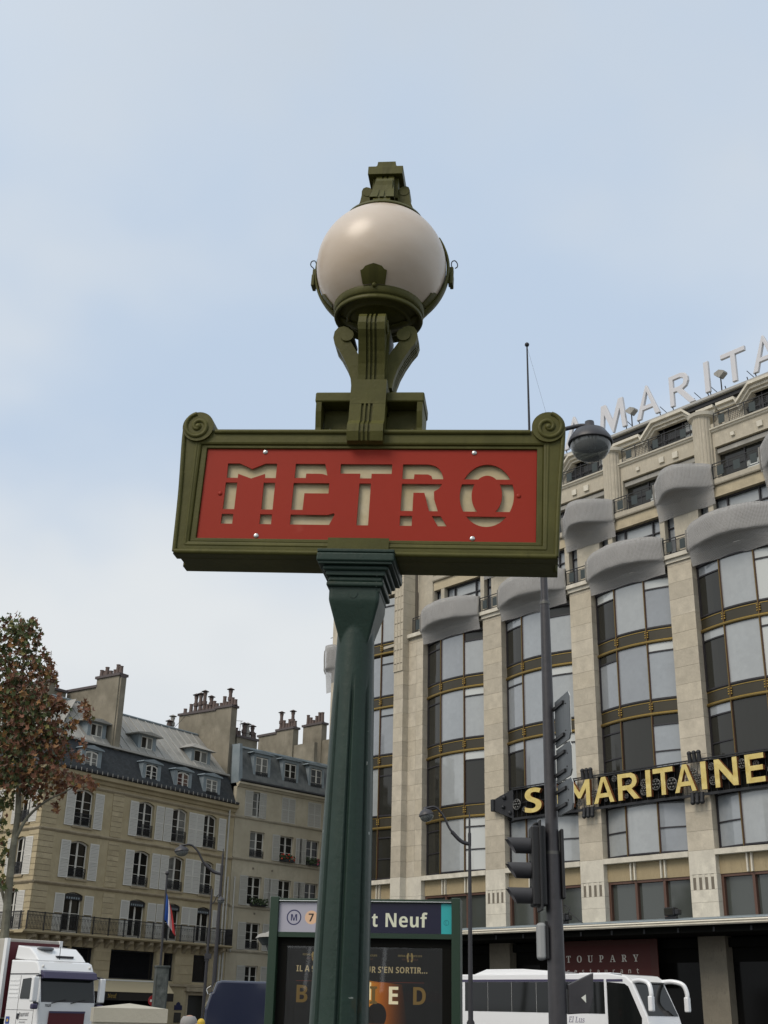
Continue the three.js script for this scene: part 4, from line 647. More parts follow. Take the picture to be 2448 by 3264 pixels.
/* plainer building beyond it */
const apt2 = thing('apartment_building', 'plain cream plastered building with grey slate roof and flower boxes, right of ochre building', 'building', PLC.pos, PLC.ry);
{
  const wins = [ // [left, right, bottom, top, shutters...]
    { y: 16.62, h: 2.15, list: [[1.85, 2.6, 'open'], [5.33, 6.95, 'shut'], [8.55, 10.18, 'shut']] },
    { y: 13.28, h: 2.18, list: [[1.83, 3.5], [5.28, 6.95], [8.47, 10.15]] },
    { y: 9.42, h: 2.36, list: [[1.84, 3.45], [5.36, 6.92], [8.5, 10.14]] },
    { y: 5.95, h: 2.13, list: [[1.95, 3.58], [5.4, 6.95], [8.5, 10.1]] },
    { y: 2.4, h: 2.33, list: [[2.12, 3.6], [5.4, 6.95], [8.5, 10.1]] }];
  const holes = []; for (const r of wins) for (const [a, b, k] of r.list) if (k !== 'shut') holes.push([[a, r.y], [b === 2.6 ? 3.4 : b, r.y], [b === 2.6 ? 3.4 : b, r.y + r.h], [a, r.y + r.h]]);
  mesh('wall', EX([[0, 0], [16, 0], [16, 19.0], [0, 19.0]], -0.4, 0, holes), M.stucco, apt2);
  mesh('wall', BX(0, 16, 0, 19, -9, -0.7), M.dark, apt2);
  for (const v of [16.4, 13.0, 9.18, 5.72]) mesh('string_course', SW([[0, 0.001], [16, 0.001]], [[0, v], [0.07, v], [0.10, v + 0.1], [0.10, v + 0.16], [0, v + 0.19]]), M.stuccoTrim ??= std({ map: mottle([0.34, 0.30, 0.225], [0.27, 0.24, 0.18], [0.41, 0.37, 0.28], 6, 93, 3, 0.25), roughness: 0.9 }, { metres: true }), apt2);
  mesh('cornice', SW([[0, 0.002], [16, 0.002]], [[0, 18.95], [0.1, 18.98], [0.22, 19.15], [0.34, 19.2], [0.36, 19.36], [-0.2, 19.4]]), M.stucco, apt2);
  mesh('gutter', SW([[0.2, 0], [16, 0]], [[0.1, 19.41], [0.34, 19.41], [0.40, 19.48], [0.38, 19.6], [0.1, 19.62]]), M.iron, apt2);
  mesh('mansard_roof', SW([[0.1, 0], [16, 0]], [[-0.1, 19.3], [0.12, 19.62], [-0.75, 22.5], [-0.9, 22.56], [-9, 24.2], [-9, 19.3]]), M.slateGrey, apt2);
  mesh('zinc_break', SW([[0.1, 0], [16, 0]], [[-0.7, 22.42], [-0.62, 22.46], [-0.66, 22.62], [-4, 23.3], [-4, 23.1]]), M.zincBlue, apt2);
  mesh('zinc_edge', [EX([[-0.02, 19.3], [0.42, 19.55], [0.16, 22.6], [-0.12, 22.6]], -0.8, 0.16)], M.zincBlue, apt2);
  const sg = makeShutter(apt2, 0.86, 2.15, true); sg.position.set(0.98, 16.62, 0);
  const place = (x, y, sx = 1, sy = 1) => { const s = again(sg, apt2, x, y, 0); s.scale.set(sx, sy, 1); return s; };
  for (const r of wins) r.list.forEach(([a, b, k], i) => {
    if (k === 'shut') { place(a, r.y, (b - a) / 2 / 0.86, 1).position.z = -0.06; place((a + b) / 2 + 0.002, r.y, (b - a) / 2 / 0.86, 1).position.z = -0.06; return; }
    const c = k === 'open' ? 2.62 : (a + b) / 2, w = k === 'open' ? 1.55 : b - a;
    const win = makeWindow(apt2, w, r.h, 0, 3, { sill: false, rec: 0.2, rail: r.y > 12 && r.y < 14 && i === 0 || r.y < 6 && r.y > 5 ? 0.62 : 0, pane: i === 0 && r.y > 12 ? [M.curtainPane, M.roomPane2] : [M.roomPane, M.roomPane] }); win.position.set(c, r.y, 0);
    if (k === 'open') { place(2.62, r.y, 0.55, 1); place(3.05, r.y, 0.42, 1); return; }
    const top = r.h;
    if (r.y > 12 && i === 0) return;
    place(a - 0.88, r.y, 1, top / 2.15); place(b + 0.25, r.y, 1.02, top / 2.15); if (r.y > 8) place(b + (i === 0 ? 0.75 : 0.95), r.y, 0.28, top / 2.15);
  });
  M.petal = plain(0.50, 0.05, 0.02, 0.7); M.petalPink = plain(0.42, 0.07, 0.12, 0.7); M.leafDark = plain(0.03, 0.05, 0.018, 0.8);
  for (const [u, v, kind] of [[6.1, 13.3, 0], [9.3, 13.3, 1], [3.0, 9.42, 2]]) { // window boxes
    const box = mesh('flower_box', BX(u - 0.75, u + 0.85, v, v + 0.25, 0.02, 0.26), M.iron, apt2), lf = [], fl = [];
    for (let k = 0; k < 90; k++) { const x = u + rr(-0.8, 0.95), y = v + rr(0.1, 0.6), z = rr(0.0, 0.4); (kind !== 2 && rnd() < 0.33 && (kind === 0 || x > u + 0.3) ? fl : lf).push(new THREE.IcosahedronGeometry(rr(0.05, 0.1), 0).translate(x, y, z)); }
    stuff(mesh('foliage', lf, M.leafDark, box)); if (fl.length) stuff(mesh('blossom', fl, kind ? M.petalPink : M.petal, box));
  }
  for (const c of [2.78, 6.23, 9.5]) {
    const d = mesh('dormer', [BX(-0.98, -0.72, 0, 2.25, -1.0, -0.05), BX(0.72, 0.98, 0, 2.25, -1.0, -0.05), BX(-0.72, 0.72, 2.0, 2.25, -1.0, -0.05), EX([[-1.3, 2.25], [1.3, 2.25], [1.25, 2.33], [0, 2.55], [-1.25, 2.33]], -1.3, 0.12)], M.zincBlue, apt2);
    const w = makeWindow(apt2, 1.42, 1.96, 0, 3, { rec: 0.12, sill: false, rail: 0.7, pane: c < 3 ? [M.curtainPane, M.curtainPane] : [M.roomPane, M.roomPane] }); w.parent.remove(w); d.add(w); d.position.set(c, 19.86, -0.02);
  }
  mesh('vent', [BX(2.3, 2.45, 12.35, 12.5, 0.001, 0.05), BX(4.5, 4.65, 12.35, 12.5, 0.001, 0.05), BX(2.75, 2.9, 8.75, 8.9, 0.001, 0.05)], M.joint, apt2);
  mesh('drainpipe', [ROD([0.35, 5.7, 0.1], [0.35, 11.6, 0.1], 0.06)], M.shutterFrameGrey, apt2);
  const k1 = stack(apt2, 1.0, 3.4, -2.6, -1.6, 21.5, 23.55); chimneyPots(k1, [[1.2, 23.75, -2, 0.8, 0], [1.55, 23.75, -2, 0.55, 0], [2.1, 23.75, -2, 1.15, 1], [2.5, 23.75, -2, 1.2, 2], [2.8, 23.75, -2.2, 0.7, 0], [3.1, 23.75, -2.0, 1.1, 1], [3.35, 23.75, -2, 0.7, 0]]);
  const k2 = stack(apt2, 10.0, 10.7, -6.3, -4.0, 21, 26.2), k3 = stack(apt2, 13.4, 14.1, -6.2, -3.6, 21, 27.2), k4 = stack(apt2, 10.1, 10.6, -9.0, -6.4, 21, 26.0);
  mesh('party_wall', [BX(13.5, 14.0, 21, 25.6, -9, -0.8), BX(10.15, 10.55, 21, 24.6, -9.5, -1.2)], M.chimney, apt2);
  chimneyPots(k2, [[10.35, 26.4, -6.1, 1.7, 1], [10.35, 26.4, -5.7, 1.0, 0], [10.35, 26.4, -5.25, 0.6, 0], [10.35, 26.4, -4.9, 1.0, 0], [10.35, 26.4, -4.5, 1.6, 1], [10.35, 26.4, -4.15, 0.7, 0]]);
  chimneyPots(k3, [[13.75, 27.4, -5.9, 1.2, 0], [13.75, 27.4, -5.5, 0.85, 0], [13.75, 27.4, -5.15, 0.5, 0], [13.75, 27.4, -4.7, 0.9, 0], [13.75, 27.4, -4.3, 1.25, 0], [13.75, 27.4, -3.9, 1.2, 0]]);
  mesh('antenna', [ROD([3.9, 23.3, -5], [4.3, 26.0, -5], 0.025, 0.025, 5), ROD([3.6, 26.0, -5.4], [4.35, 26.0, -4.8], 0.02, 0.02, 5), ROD([4.2, 25.7, -5.1], [4.5, 25.9, -4.7], 0.02, 0.02, 5)], M.lampGrey, apt2);
}
/* ---------- metro totem in the foreground: local x right, y up from its foot, z = 0 on its axis, front +z ---------- */
M.olive = phy({ specularIntensity: 0.45, map: mottle([0.078, 0.076, 0.018], [0.058, 0.058, 0.013], [0.10, 0.096, 0.025], 5, 101, 0.5, 0.2), roughness: 0.5, bumpMap: bumpRep(0.12), bumpScale: 0.0008 }, { metres: true });
M.poleGreen = phy({ specularIntensity: 0.6, map: tex(null, 512, 512, (x, y) => { const a = wrapN(x, y, 5, 103, 5), b = wrapN(x, y, 40, 107, 2), d = wrapN(x, y, 9, 111, 4); const k = 0.85 + 0.4 * (a - 0.5) + 0.12 * b; let c = [0.022 * k, 0.044 * k, 0.034 * k]; const chip = b > 0.80 && d > 0.56 ? 1 : 0; if (chip) c = [0.26, 0.28, 0.26]; const rust = sstep(0.66, 0.74, d); return c.map((v, i) => lerp(v, [0.05, 0.045, 0.022][i], rust * 0.5)); }, { rep: [1.4, 1.4] }), roughness: 0.42, bumpMap: bumpRep(0.12), bumpScale: 0.001 }, { metres: true });
M.red = phy({ specularIntensity: 0.35, map: tex(null, 512, 256, (x, y) => { const a = wrapN(x, y, 4, 121, 5), b = wrapN(x, y, 11, 127, 4), sc = sstep(0.68, 0.78, b); const k = 0.9 + 0.2 * a; return [0.30 * k + 0.05 * sc, 0.028 * k + 0.028 * sc, 0.014 * k + 0.022 * sc]; }, { rep: [0.9, 0.9] }), roughness: 0.42 }, { metres: true });
M.cream = std({ map: mottle([0.50, 0.43, 0.25], [0.42, 0.34, 0.17], [0.56, 0.50, 0.33], 4, 131, 0.25), roughness: 0.5 }, { metres: true });
M.steel = std({ color: lin(0.6, 0.6, 0.58), roughness: 0.25, metalness: 0.9 });
const ROT = new THREE.Euler(0, THREE.MathUtils.degToRad(-7.205), THREE.MathUtils.degToRad(-2.2353), 'YXZ');
const foot = V3(0, -3.05, -0.07).applyEuler(ROT).add(V3(-0.05587, 3.07139, -3.41314));
const totem = thing('metro_totem', 'green cast iron post with red sign and opal globe lamp on top', 'metro sign', foot.toArray());
totem.rotation.copy(ROT);
const Y0 = 3.05, Z0 = 0.07;
const T3 = (g) => g.translate(0, Y0, Z0); // from the red sheet's own coordinates
{ // red sheet with the letters cut out of it, cream sheets behind the cuts
  const arcO = (cx, cy, rx, ry, t0, t1, n = 14) => Array.from({ length: n + 1 }, (_, k) => { const t = lerp(t0, t1, k / n); return [cx + rx * Math.cos(t), cy + ry * Math.sin(t)]; });
  const oc = 0.3715, orx = 0.0825, ory = 0.1035, irx = 0.0465, iry = 0.066, An = (y, r) => Math.asin(y / r), PI = Math.PI;
  const cuts = {
    M: [[[-0.45, 0.103], [-0.411, 0.103], [-0.37, 0.084], [-0.328, 0.103], [-0.291, 0.103], [-0.291, 0.053], [-0.326, 0.053], [-0.327, 0.067], [-0.37, 0.051], [-0.413, 0.067], [-0.413, 0.053], [-0.449, 0.053]], [[-0.45, 0.037], [-0.413, 0.037], [-0.413, -0.054], [-0.45, -0.054]], [[-0.328, 0.037], [-0.291, 0.037], [-0.291, -0.054], [-0.327, -0.054]], [[-0.451, -0.07], [-0.414, -0.07], [-0.414, -0.103], [-0.451, -0.103]], [[-0.328, -0.07], [-0.291, -0.07], [-0.291, -0.103], [-0.328, -0.103]]],
    E: [[[-0.231, 0.103], [-0.137, 0.103], [-0.127, 0.063], [-0.142, 0.068], [-0.157, 0.069], [-0.195, 0.069], [-0.195, 0.054], [-0.231, 0.054]], [[-0.232, 0.037], [-0.119, 0.037], [-0.119, 0.002], [-0.195, 0.002], [-0.196, -0.054], [-0.232, -0.054]], [[-0.232, -0.07], [-0.116, -0.07], [-0.098, -0.064], [-0.094, -0.068], [-0.109, -0.103], [-0.232, -0.103]]],
    T: [[[-0.087, 0.103], [0.075, 0.103], [0.075, 0.07], [0.012, 0.07], [0.012, 0.054], [-0.024, 0.054], [-0.024, 0.07], [-0.087, 0.07]], [[-0.024, 0.037], [0.012, 0.037], [0.012, -0.103], [-0.024, -0.103]]],
    R: [[[0.109, 0.103], [0.186, 0.103], [0.200, 0.101], [0.212, 0.096], [0.222, 0.088], [0.230, 0.076], [0.235, 0.062], [0.236, 0.053], [0.203, 0.053], [0.199, 0.064], [0.188, 0.069], [0.146, 0.069], [0.145, 0.053], [0.109, 0.053]], [[0.109, 0.037], [0.233, 0.037], [0.225, 0.022], [0.209, 0.011], [0.211, -0.015], [0.224, -0.054], [0.197, -0.054], [0.180, 0.007], [0.146, 0.007], [0.146, -0.054], [0.109, -0.054]], [[0.109, -0.07], [0.146, -0.07], [0.146, -0.103], [0.109, -0.103]], [[0.206, -0.07], [0.233, -0.07], [0.253, -0.103], [0.226, -0.103]]],
    O: [[...arcO(oc, 0, orx, ory, An(0.053, ory), PI - An(0.053, ory)), ...arcO(oc, 0, irx, iry, PI - An(0.053, iry), An(0.053, iry))], [...arcO(oc, 0, orx, ory, PI - An(0.037, ory), PI + An(0.054, ory), 8), ...arcO(oc, 0, irx, iry, PI + An(0.054, iry), PI - An(0.037, iry), 8)], [...arcO(oc, 0, orx, ory, -An(0.054, ory), An(0.037, ory), 8), ...arcO(oc, 0, irx, iry, An(0.037, iry), -An(0.054, iry), 8)], arcO(oc, 0, orx, ory, PI + An(0.07, ory), 2 * PI - An(0.07, ory))],
  };
  const W = 0.5215, H = 0.1525;
  const sheet = mesh('red_panel', T3(EX([[-W, -H], [W, -H], [W, H], [-W, H]], -0.006, 0, Object.values(cuts).flat())), M.red, totem);
  const span = { M: [-0.47, -0.27], E: [-0.25, -0.0925], T: [-0.092, 0.09], R: [0.0905, 0.27], O: [0.271, 0.475] };
  for (const [k, [a, b]] of Object.entries(span)) mesh('cream_letter', T3(BX(a, b, -0.12, 0.12, -0.022, -0.0135)), M.cream, sheet);
  for (const [x, y] of [[-0.333, 0.143], [0.329, 0.143], [-0.334, -0.142], [0.332, -0.142]]) { const s = mesh('screw', T3(new THREE.SphereGeometry(0.0085, 14, 6, 0, 7, 0, 1.45).rotateX(Math.PI / 2).scale(1, 1, 0.55).translate(x, y, 0.0)), M.steel, sheet); }
  for (const [x, y] of [[-0.464, -0.001], [0.468, -0.001]]) mesh('bolt_head', T3(new THREE.SphereGeometry(0.0075, 12, 6, 0, 7, 0, 1.45).rotateX(Math.PI / 2).scale(1, 1, 0.5).translate(x, y, 0)), M.red, sheet);
}
{ // sign case
  const side = (s) => [[s * 0.588, -0.208], [s * 0.592, -0.05], [s * 0.598, 0.10], [s * 0.606, 0.19], [s * 0.608, 0.222], [s * 0.602, 0.245], [s * 0.588, 0.262], [s * 0.565, 0.272], [s * 0.540, 0.267], [s * 0.520, 0.252], [s * 0.512, 0.235], [s * 0.503, 0.215]];
  const outer = [...side(1), ...side(-1).reverse()], hole = [[-0.541, -0.166], [0.541, -0.166], [0.541, 0.164], [-0.541, 0.164]];
  const zF = 0.014, zB = -0.152;
  const c = mesh('sign_case', [T3(EX(outer, -0.045, zF, [hole], 0.007)), T3(EX(outer, zB - 0.007, -0.10, [hole], 0.007)), T3(EX([[-0.58, -0.2], [0.58, -0.2], [0.592, 0.205], [-0.592, 0.205]], -0.101, -0.0455)), T3(EX([[-0.541, -0.166], [0.541, -0.166], [0.541, 0.164], [-0.541, 0.164]], -0.045, -0.023))], M.olive, totem);
  const lip = (o, i, z0, z1) => T3(EX([[-o[0], o[1]], [o[0], o[1]], [o[0], o[2]], [-o[0], o[2]]], z0, z1, [[[-i[0], i[1]], [i[0], i[1]], [i[0], i[2]], [-i[0], i[2]]]], 0.002));
  mesh('frame_moulding', [lip([0.5405, -0.1655, 0.1635], [0.5225, -0.1535, 0.1535], -0.02, 0.007)], M.olive, c);
  const bead = (pts, r) => T3(TUBE(pts, r, 40, 8));
  mesh('frame_moulding', [bead([[-0.583, -0.202, zF], [0.583, -0.202, zF]], 0.0085), bead([[-0.5, 0.207, zF], [0.5, 0.207, zF]], 0.0085), bead([[0.583, -0.202, zF], [0.589, 0.0, zF], [0.600, 0.18, zF], [0.601, 0.222, zF]], 0.0075), bead([[-0.583, -0.202, zF], [-0.589, 0.0, zF], [-0.600, 0.18, zF], [-0.601, 0.222, zF]], 0.0075), bead([[-0.552, -0.178, zF - 0.004], [0.552, -0.178, zF - 0.004]], 0.006), bead([[0.552, -0.178, zF - 0.004], [0.556, 0.17, zF - 0.004]], 0.006), bead([[-0.552, -0.178, zF - 0.004], [-0.556, 0.17, zF - 0.004]], 0.006)], M.olive, c);
  for (const s of [-1, 1]) { // rolled scroll ends with a spiral ridge
    const sp = []; for (let k = 0; k <= 46; k++) { const t = k / 46, a = (0.35 - t * 2.45) * Math.PI * 2 / 1.6, r = lerp(0.046, 0.006, t); sp.push([s * (0.556 + r * Math.cos(a)), 0.222 + r * Math.sin(a), zF + 0.008 - t * 0.0]); }
    mesh('scroll', [T3(new THREE.CylinderGeometry(0.051, 0.051, 0.185, 32).rotateX(Math.PI / 2).translate(s * 0.556, 0.222, -0.069)), T3(TUBE(sp, 0.0075, 90, 7)), T3(SP(0.012, s * 0.556, 0.222, zF + 0.006, 12, 8))], M.olive, c);
  }
  mesh('case_underside', [T3(BX(-0.575, 0.575, -0.2085, -0.2005, -0.145, -0.03))], M.olive, c);
}
{ // neck above the case
  const cx = -0.012, S = (g) => g.translate(cx, Y0, 0);
  const slabG = [S(RB(-0.176, 0.176, 0.322, 0.357, -0.072, 0.072, 0.006))];
  
  for (const s of [-1, 1]) slabG.push(S(EXX([[-0.07, 0.322], [0.07, 0.322], [0.066, 0.29], [0.05, 0.24], [0.048, 0.205], [-0.048, 0.205], [-0.05, 0.24], [-0.066, 0.29]], s * 0.163 - 0.009, s * 0.163 + 0.009)));
  const cross = mesh('cross_bar', slabG, M.olive, totem); mesh('web_plate', S(BX(-0.152, 0.152, 0.205, 0.3215, -0.008, 0.008)), M.olive, cross);
  mesh('screw', [S(SP(0.006, -0.125, 0.235, 0.036, 10, 6)), S(SP(0.006, 0.14, 0.235, 0.036, 10, 6))], M.steel, cross);
  const prof = (o) => [[-0.03, 0.386], [0.088 + o, 0.386], [0.094 + o, 0.375], [0.094 + o, 0.24], [0.109 + o, 0.222], [0.112 + o, 0.195], [0.104 + o, 0.17], [0.090 + o, 0.163], [0.076, 0.168], [0.06, 0.2], [0.06, 0.3], [-0.03, 0.3]];
  const strap = [S(EXX(prof(0), -0.057, 0.057))];
  for (const [a, b] of [[-0.057, -0.0195], [-0.0115, -0.0055], [0.0025, 0.0085], [0.0165, 0.057]]) strap.push(S(EXX([[0.09, 0.30], [0.1005, 0.30], [0.1005, 0.24], [0.1165, 0.221], [0.118, 0.195], [0.109, 0.166], [0.09, 0.18]], a, b)));
  strap.push(S(BX(-0.057, 0.057, 0.3005, 0.386, 0.05, 0.1005)));
  mesh('strap', strap, M.olive, cross);
  mesh('strap', strap.map((g) => g.clone().translate(-cx, 0, 0).rotateY(Math.PI).translate(cx, 0, 0)), M.olive, cross);
  // four scrolled brackets carrying the cup
  const bo = [[0.0, 0.386], [0.066, 0.386], [0.071, 0.42], [0.081, 0.455], [0.097, 0.492], [0.118, 0.530], [0.134, 0.552], [0.140, 0.575], [0.137, 0.598], [0.126, 0.613], [0.108, 0.618], [0.092, 0.612], [0.080, 0.598], [0.076, 0.582], [0.082, 0.562], [0.066, 0.535], [0.050, 0.508], [0.0, 0.508]];
  const bi = [[0.0, 0.386], [0.060, 0.388], [0.065, 0.42], [0.075, 0.458], [0.091, 0.496], [0.112, 0.534], [0.127, 0.555], [0.133, 0.575], [0.130, 0.594], [0.122, 0.606], [0.108, 0.611], [0.094, 0.606], [0.084, 0.595], [0.080, 0.582], [0.085, 0.562], [0.068, 0.533], [0.05, 0.508], [0.0, 0.508]];
  const br = []; for (const [a, b, o] of [[-0.044, -0.0175, bo], [-0.0175, -0.0105, bi], [-0.0105, -0.0035, bo], [-0.0035, 0.0035, bi], [0.0035, 0.0105, bo], [0.0105, 0.0175, bi], [0.0175, 0.044, bo]]) br.push(EX(o, a + 0.0003, b - 0.0003));
  br.push(new THREE.CylinderGeometry(0.0225, 0.0225, 0.098, 28).rotateX(Math.PI / 2).translate(0.094, 0.582, 0));
  for (let k = 0; k < 4; k++) mesh('scroll_bracket', br.map((g) => S(g.clone().scale(1, 1, 1 - 0.003 * k).rotateY(k * Math.PI / 2))), M.olive, cross);
  mesh('neck_core', [S(BX(-0.05, 0.05, 0.38, 0.60, -0.05, 0.05)), S(CY(0.03, 0.03, 0.12, 0, 0.58, 0))], M.olive, cross);
  mesh('globe_cup', [S(new THREE.LatheGeometry(V2([[0.02, 0.690], [0.075, 0.690], [0.088, 0.668], [0.098, 0.660], [0.108, 0.662], [0.112, 0.684], [0.124, 0.688], [0.136, 0.672], [0.141, 0.662], [0.147, 0.662], [0.1495, 0.668], [0.148, 0.676], [0.1435, 0.679], [0.1435, 0.683], [0.1500, 0.684], [0.1535, 0.70], [0.1525, 0.712], [0.148, 0.716], [0.138, 0.708], [0.10, 0.695], [0.02, 0.697]]), 56))], M.olive, totem);
}
{ // globe, its hoop and crown
  const cx = -0.014, cy = 0.868, S = (g) => g.translate(cx, Y0, 0);
  M.opal = phy({ map: tex(null, 512, 256, (x, y) => { const a = wrapN(x, y, 5, 141, 5), b = wrapN(x, y, 60, 149, 2), d = wrapN(x, y, 16, 153, 4); const k = sstep(0.42, 0.66, a); const spk = b > 0.82 && d > 0.5 ? 0.72 : 1; return [lerp(0.60, 0.53, k) * spk, lerp(0.515, 0.43, k) * spk, lerp(0.425, 0.325, k) * spk].map((v) => v * (0.96 + 0.08 * d)); }, { rep: [1, 1] }), roughness: 0.38, clearcoat: 0.25, clearcoatRoughness: 0.25 });
  mesh('globe', S(new THREE.SphereGeometry(0.2215, 64, 48).translate(0, cy, 0)), M.opal, totem);
  const hoop = mesh('hoop', [S(new THREE.TorusGeometry(0.2275, 0.0058, 6, 90, Math.PI * 0.66).scale(1, 1, 3.6).rotateZ(-Math.PI * 0.48).translate(0, cy, -0.015)), S(new THREE.TorusGeometry(0.2275, 0.0058, 6, 90, Math.PI * 0.56).scale(1, 1, 3.6).rotateZ(Math.PI * 0.93).translate(0, cy, -0.015))], M.olive, totem);
  for (const s of [-1, 1]) { mesh('clasp', [S(RB(s * 0.236 - 0.008, s * 0.236 + 0.008, cy - 0.045, cy + 0.02, -0.05, -0.02, 0.003)), S(RB(s * 0.239 - 0.006, s * 0.239 + 0.006, cy - 0.05, cy - 0.005, -0.055, -0.015, 0.003))], M.olive, hoop); const h = s < 0 ? [[s * 0.239, cy + 0.02], [s * 0.244, cy + 0.03], [s * 0.256, cy + 0.045], [s * 0.253, cy + 0.06], [s * 0.243, cy + 0.062], [s * 0.236, cy + 0.05]] : [[s * 0.243, cy + 0.02], [s * 0.236, cy + 0.034], [s * 0.238, cy + 0.05], [s * 0.247, cy + 0.053], [s * 0.256, cy + 0.04], [s * 0.256, cy + 0.028], [s * 0.249, cy + 0.022]]; mesh('hook', S(TUBE(h.map(([x, y]) => [x, y, -0.035]), 0.0019, 40, 6)), M.iron, hoop); }
  const plate = (az, half, e0, e1) => { // curved holding plate lying on the glass
    const q = [], R = 0.2255, r = 0.2225, N = 10, K = 5, at = (i, j, rad) => { const t = i / N * 2 - 1, a = az + t * half, top = e1 + 0.06 * (1 - Math.abs(t)) - (Math.abs(t) > 0.75 ? 0.03 : 0), e = lerp(e0, top, j / K); return [rad * Math.cos(e) * Math.sin(a), cy + rad * Math.sin(e), rad * Math.cos(e) * Math.cos(a)]; };
    for (let i = 0; i < N; i++) for (let j = 0; j < K; j++) q.push([at(i, j, R), at(i + 1, j, R), at(i + 1, j + 1, R), at(i, j + 1, R)]);
    for (let i = 0; i < N; i++) q.push([at(i, K, R), at(i + 1, K, R), at(i + 1, K, r), at(i, K, r)]);
    for (let j = 0; j < K; j++) q.push([at(0, j, R), at(0, j + 1, R), at(0, j + 1, r), at(0, j, r)], [at(N, j, R), at(N, j, r), at(N, j + 1, r), at(N, j + 1, R)]);
    return S(fromQuads(q));
  };
  const pl = []; for (const a of [0.02, Math.PI / 2, -Math.PI / 2, Math.PI]) { const p = mesh('holding_plate', plate(a, 0.235, -0.80, -0.56), M.olive, totem); if (a === 0.02) mesh('screw', S(SP(0.008, 0.005, cy - 0.165, 0.158, 10, 8)), M.olive, p); }
  mesh('cup_liner', S(new THREE.LatheGeometry(V2(Array.from({ length: 13 }, (_, k) => { const r = 0.001 + 0.143 * k / 12; return [r, cy - Math.sqrt(0.2245 ** 2 - r * r)]; })), 40)), M.olive, totem);
  const R = 0.2265, dome = [[0.139, cy + 0.1785 - 0.004], [0.142, cy + 0.176]]; for (let k = 0; k <= 8; k++) { const r = lerp(0.137, 0.055, k / 8); dome.push([r, cy + Math.sqrt(R * R - r * r) + 0.006]); } dome.push([0.05, cy + 0.27], [0.045, 1.20], [0.001, 1.20]);
  const cap = mesh('globe_cap', S(new THREE.LatheGeometry(V2(dome), 48)), M.olive, totem);
  const b = [[0.0, 1.075], [0.118, 1.066], [0.100, 1.095], [0.088, 1.125], [0.084, 1.155], [0.0845, 1.172], [0.080, 1.184], [0.070, 1.189], [0.058, 1.186], [0.050, 1.175], [0.0, 1.175]];
  for (let k = 0; k < 4; k++) { const g = [EX(b, -0.030, 0.030 - 0.0005 * k), new THREE.CylinderGeometry(0.018, 0.018, 0.064, 20).rotateX(Math.PI / 2).translate(0.064, 1.167, 0)]; if (k === 3) g.length = 1; mesh('crown_bracket', g.map((x) => S(x.rotateY(k * Math.PI / 2))), M.olive, cap); }
  // fluted front tongue
  const slat = (a, b, o) => { // tapering strip: a..b are fractions of the tongue's width
    const F = [[1.214, 0.0, 0.030, 0.052], [1.165, 0, 0.034, 0.068], [1.12, 0, 0.038, 0.088], [1.085, 0, 0.042, 0.108]].map(([y, , h, z]) => [y, h, z + o]), q = [];
    for (let k = 0; k < 3; k++) { const [y0, h0, z0] = F[k], [y1, h1, z1] = F[k + 1]; q.push([[a * h1, y1, z1], [b * h1, y1, z1], [b * h0, y0, z0], [a * h0, y0, z0]], [[b * h1, y1, z1], [b * h1, y1, z1 - 0.03], [b * h0, y0, z0 - 0.03], [b * h0, y0, z0]], [[a * h1, y1, z1 - 0.03], [a * h1, y1, z1], [a * h0, y0, z0], [a * h0, y0, z0 - 0.03]]); }
    const [y, h, z] = F[3]; q.push([[a * h, y, z - 0.03], [b * h, y, z - 0.03], [b * h, y, z], [a * h, y, z]]);
    return S(fromQuads(q));
  };
  mesh('crown_tongue', [slat(-1, 1, 0), slat(-1, -0.36, 0.005), slat(-0.16, 0.16, 0.005), slat(0.36, 1, 0.005)], M.olive, cap);
  mesh('crown', [S(RB(-0.061, 0.061, 1.212, 1.246, -0.07, 0.07, 0.002)), S(BX(-0.045, 0.045, 1.13, 1.212, -0.045, 0.045)), S(EX([[-0.060, 1.2461], [0.060, 1.2461], [0.042, 1.254], [0.033, 1.265], [0.031, 1.28], [-0.031, 1.28], [-0.033, 1.265], [-0.042, 1.254]], -0.05, 0.05))], M.olive, cap);
}
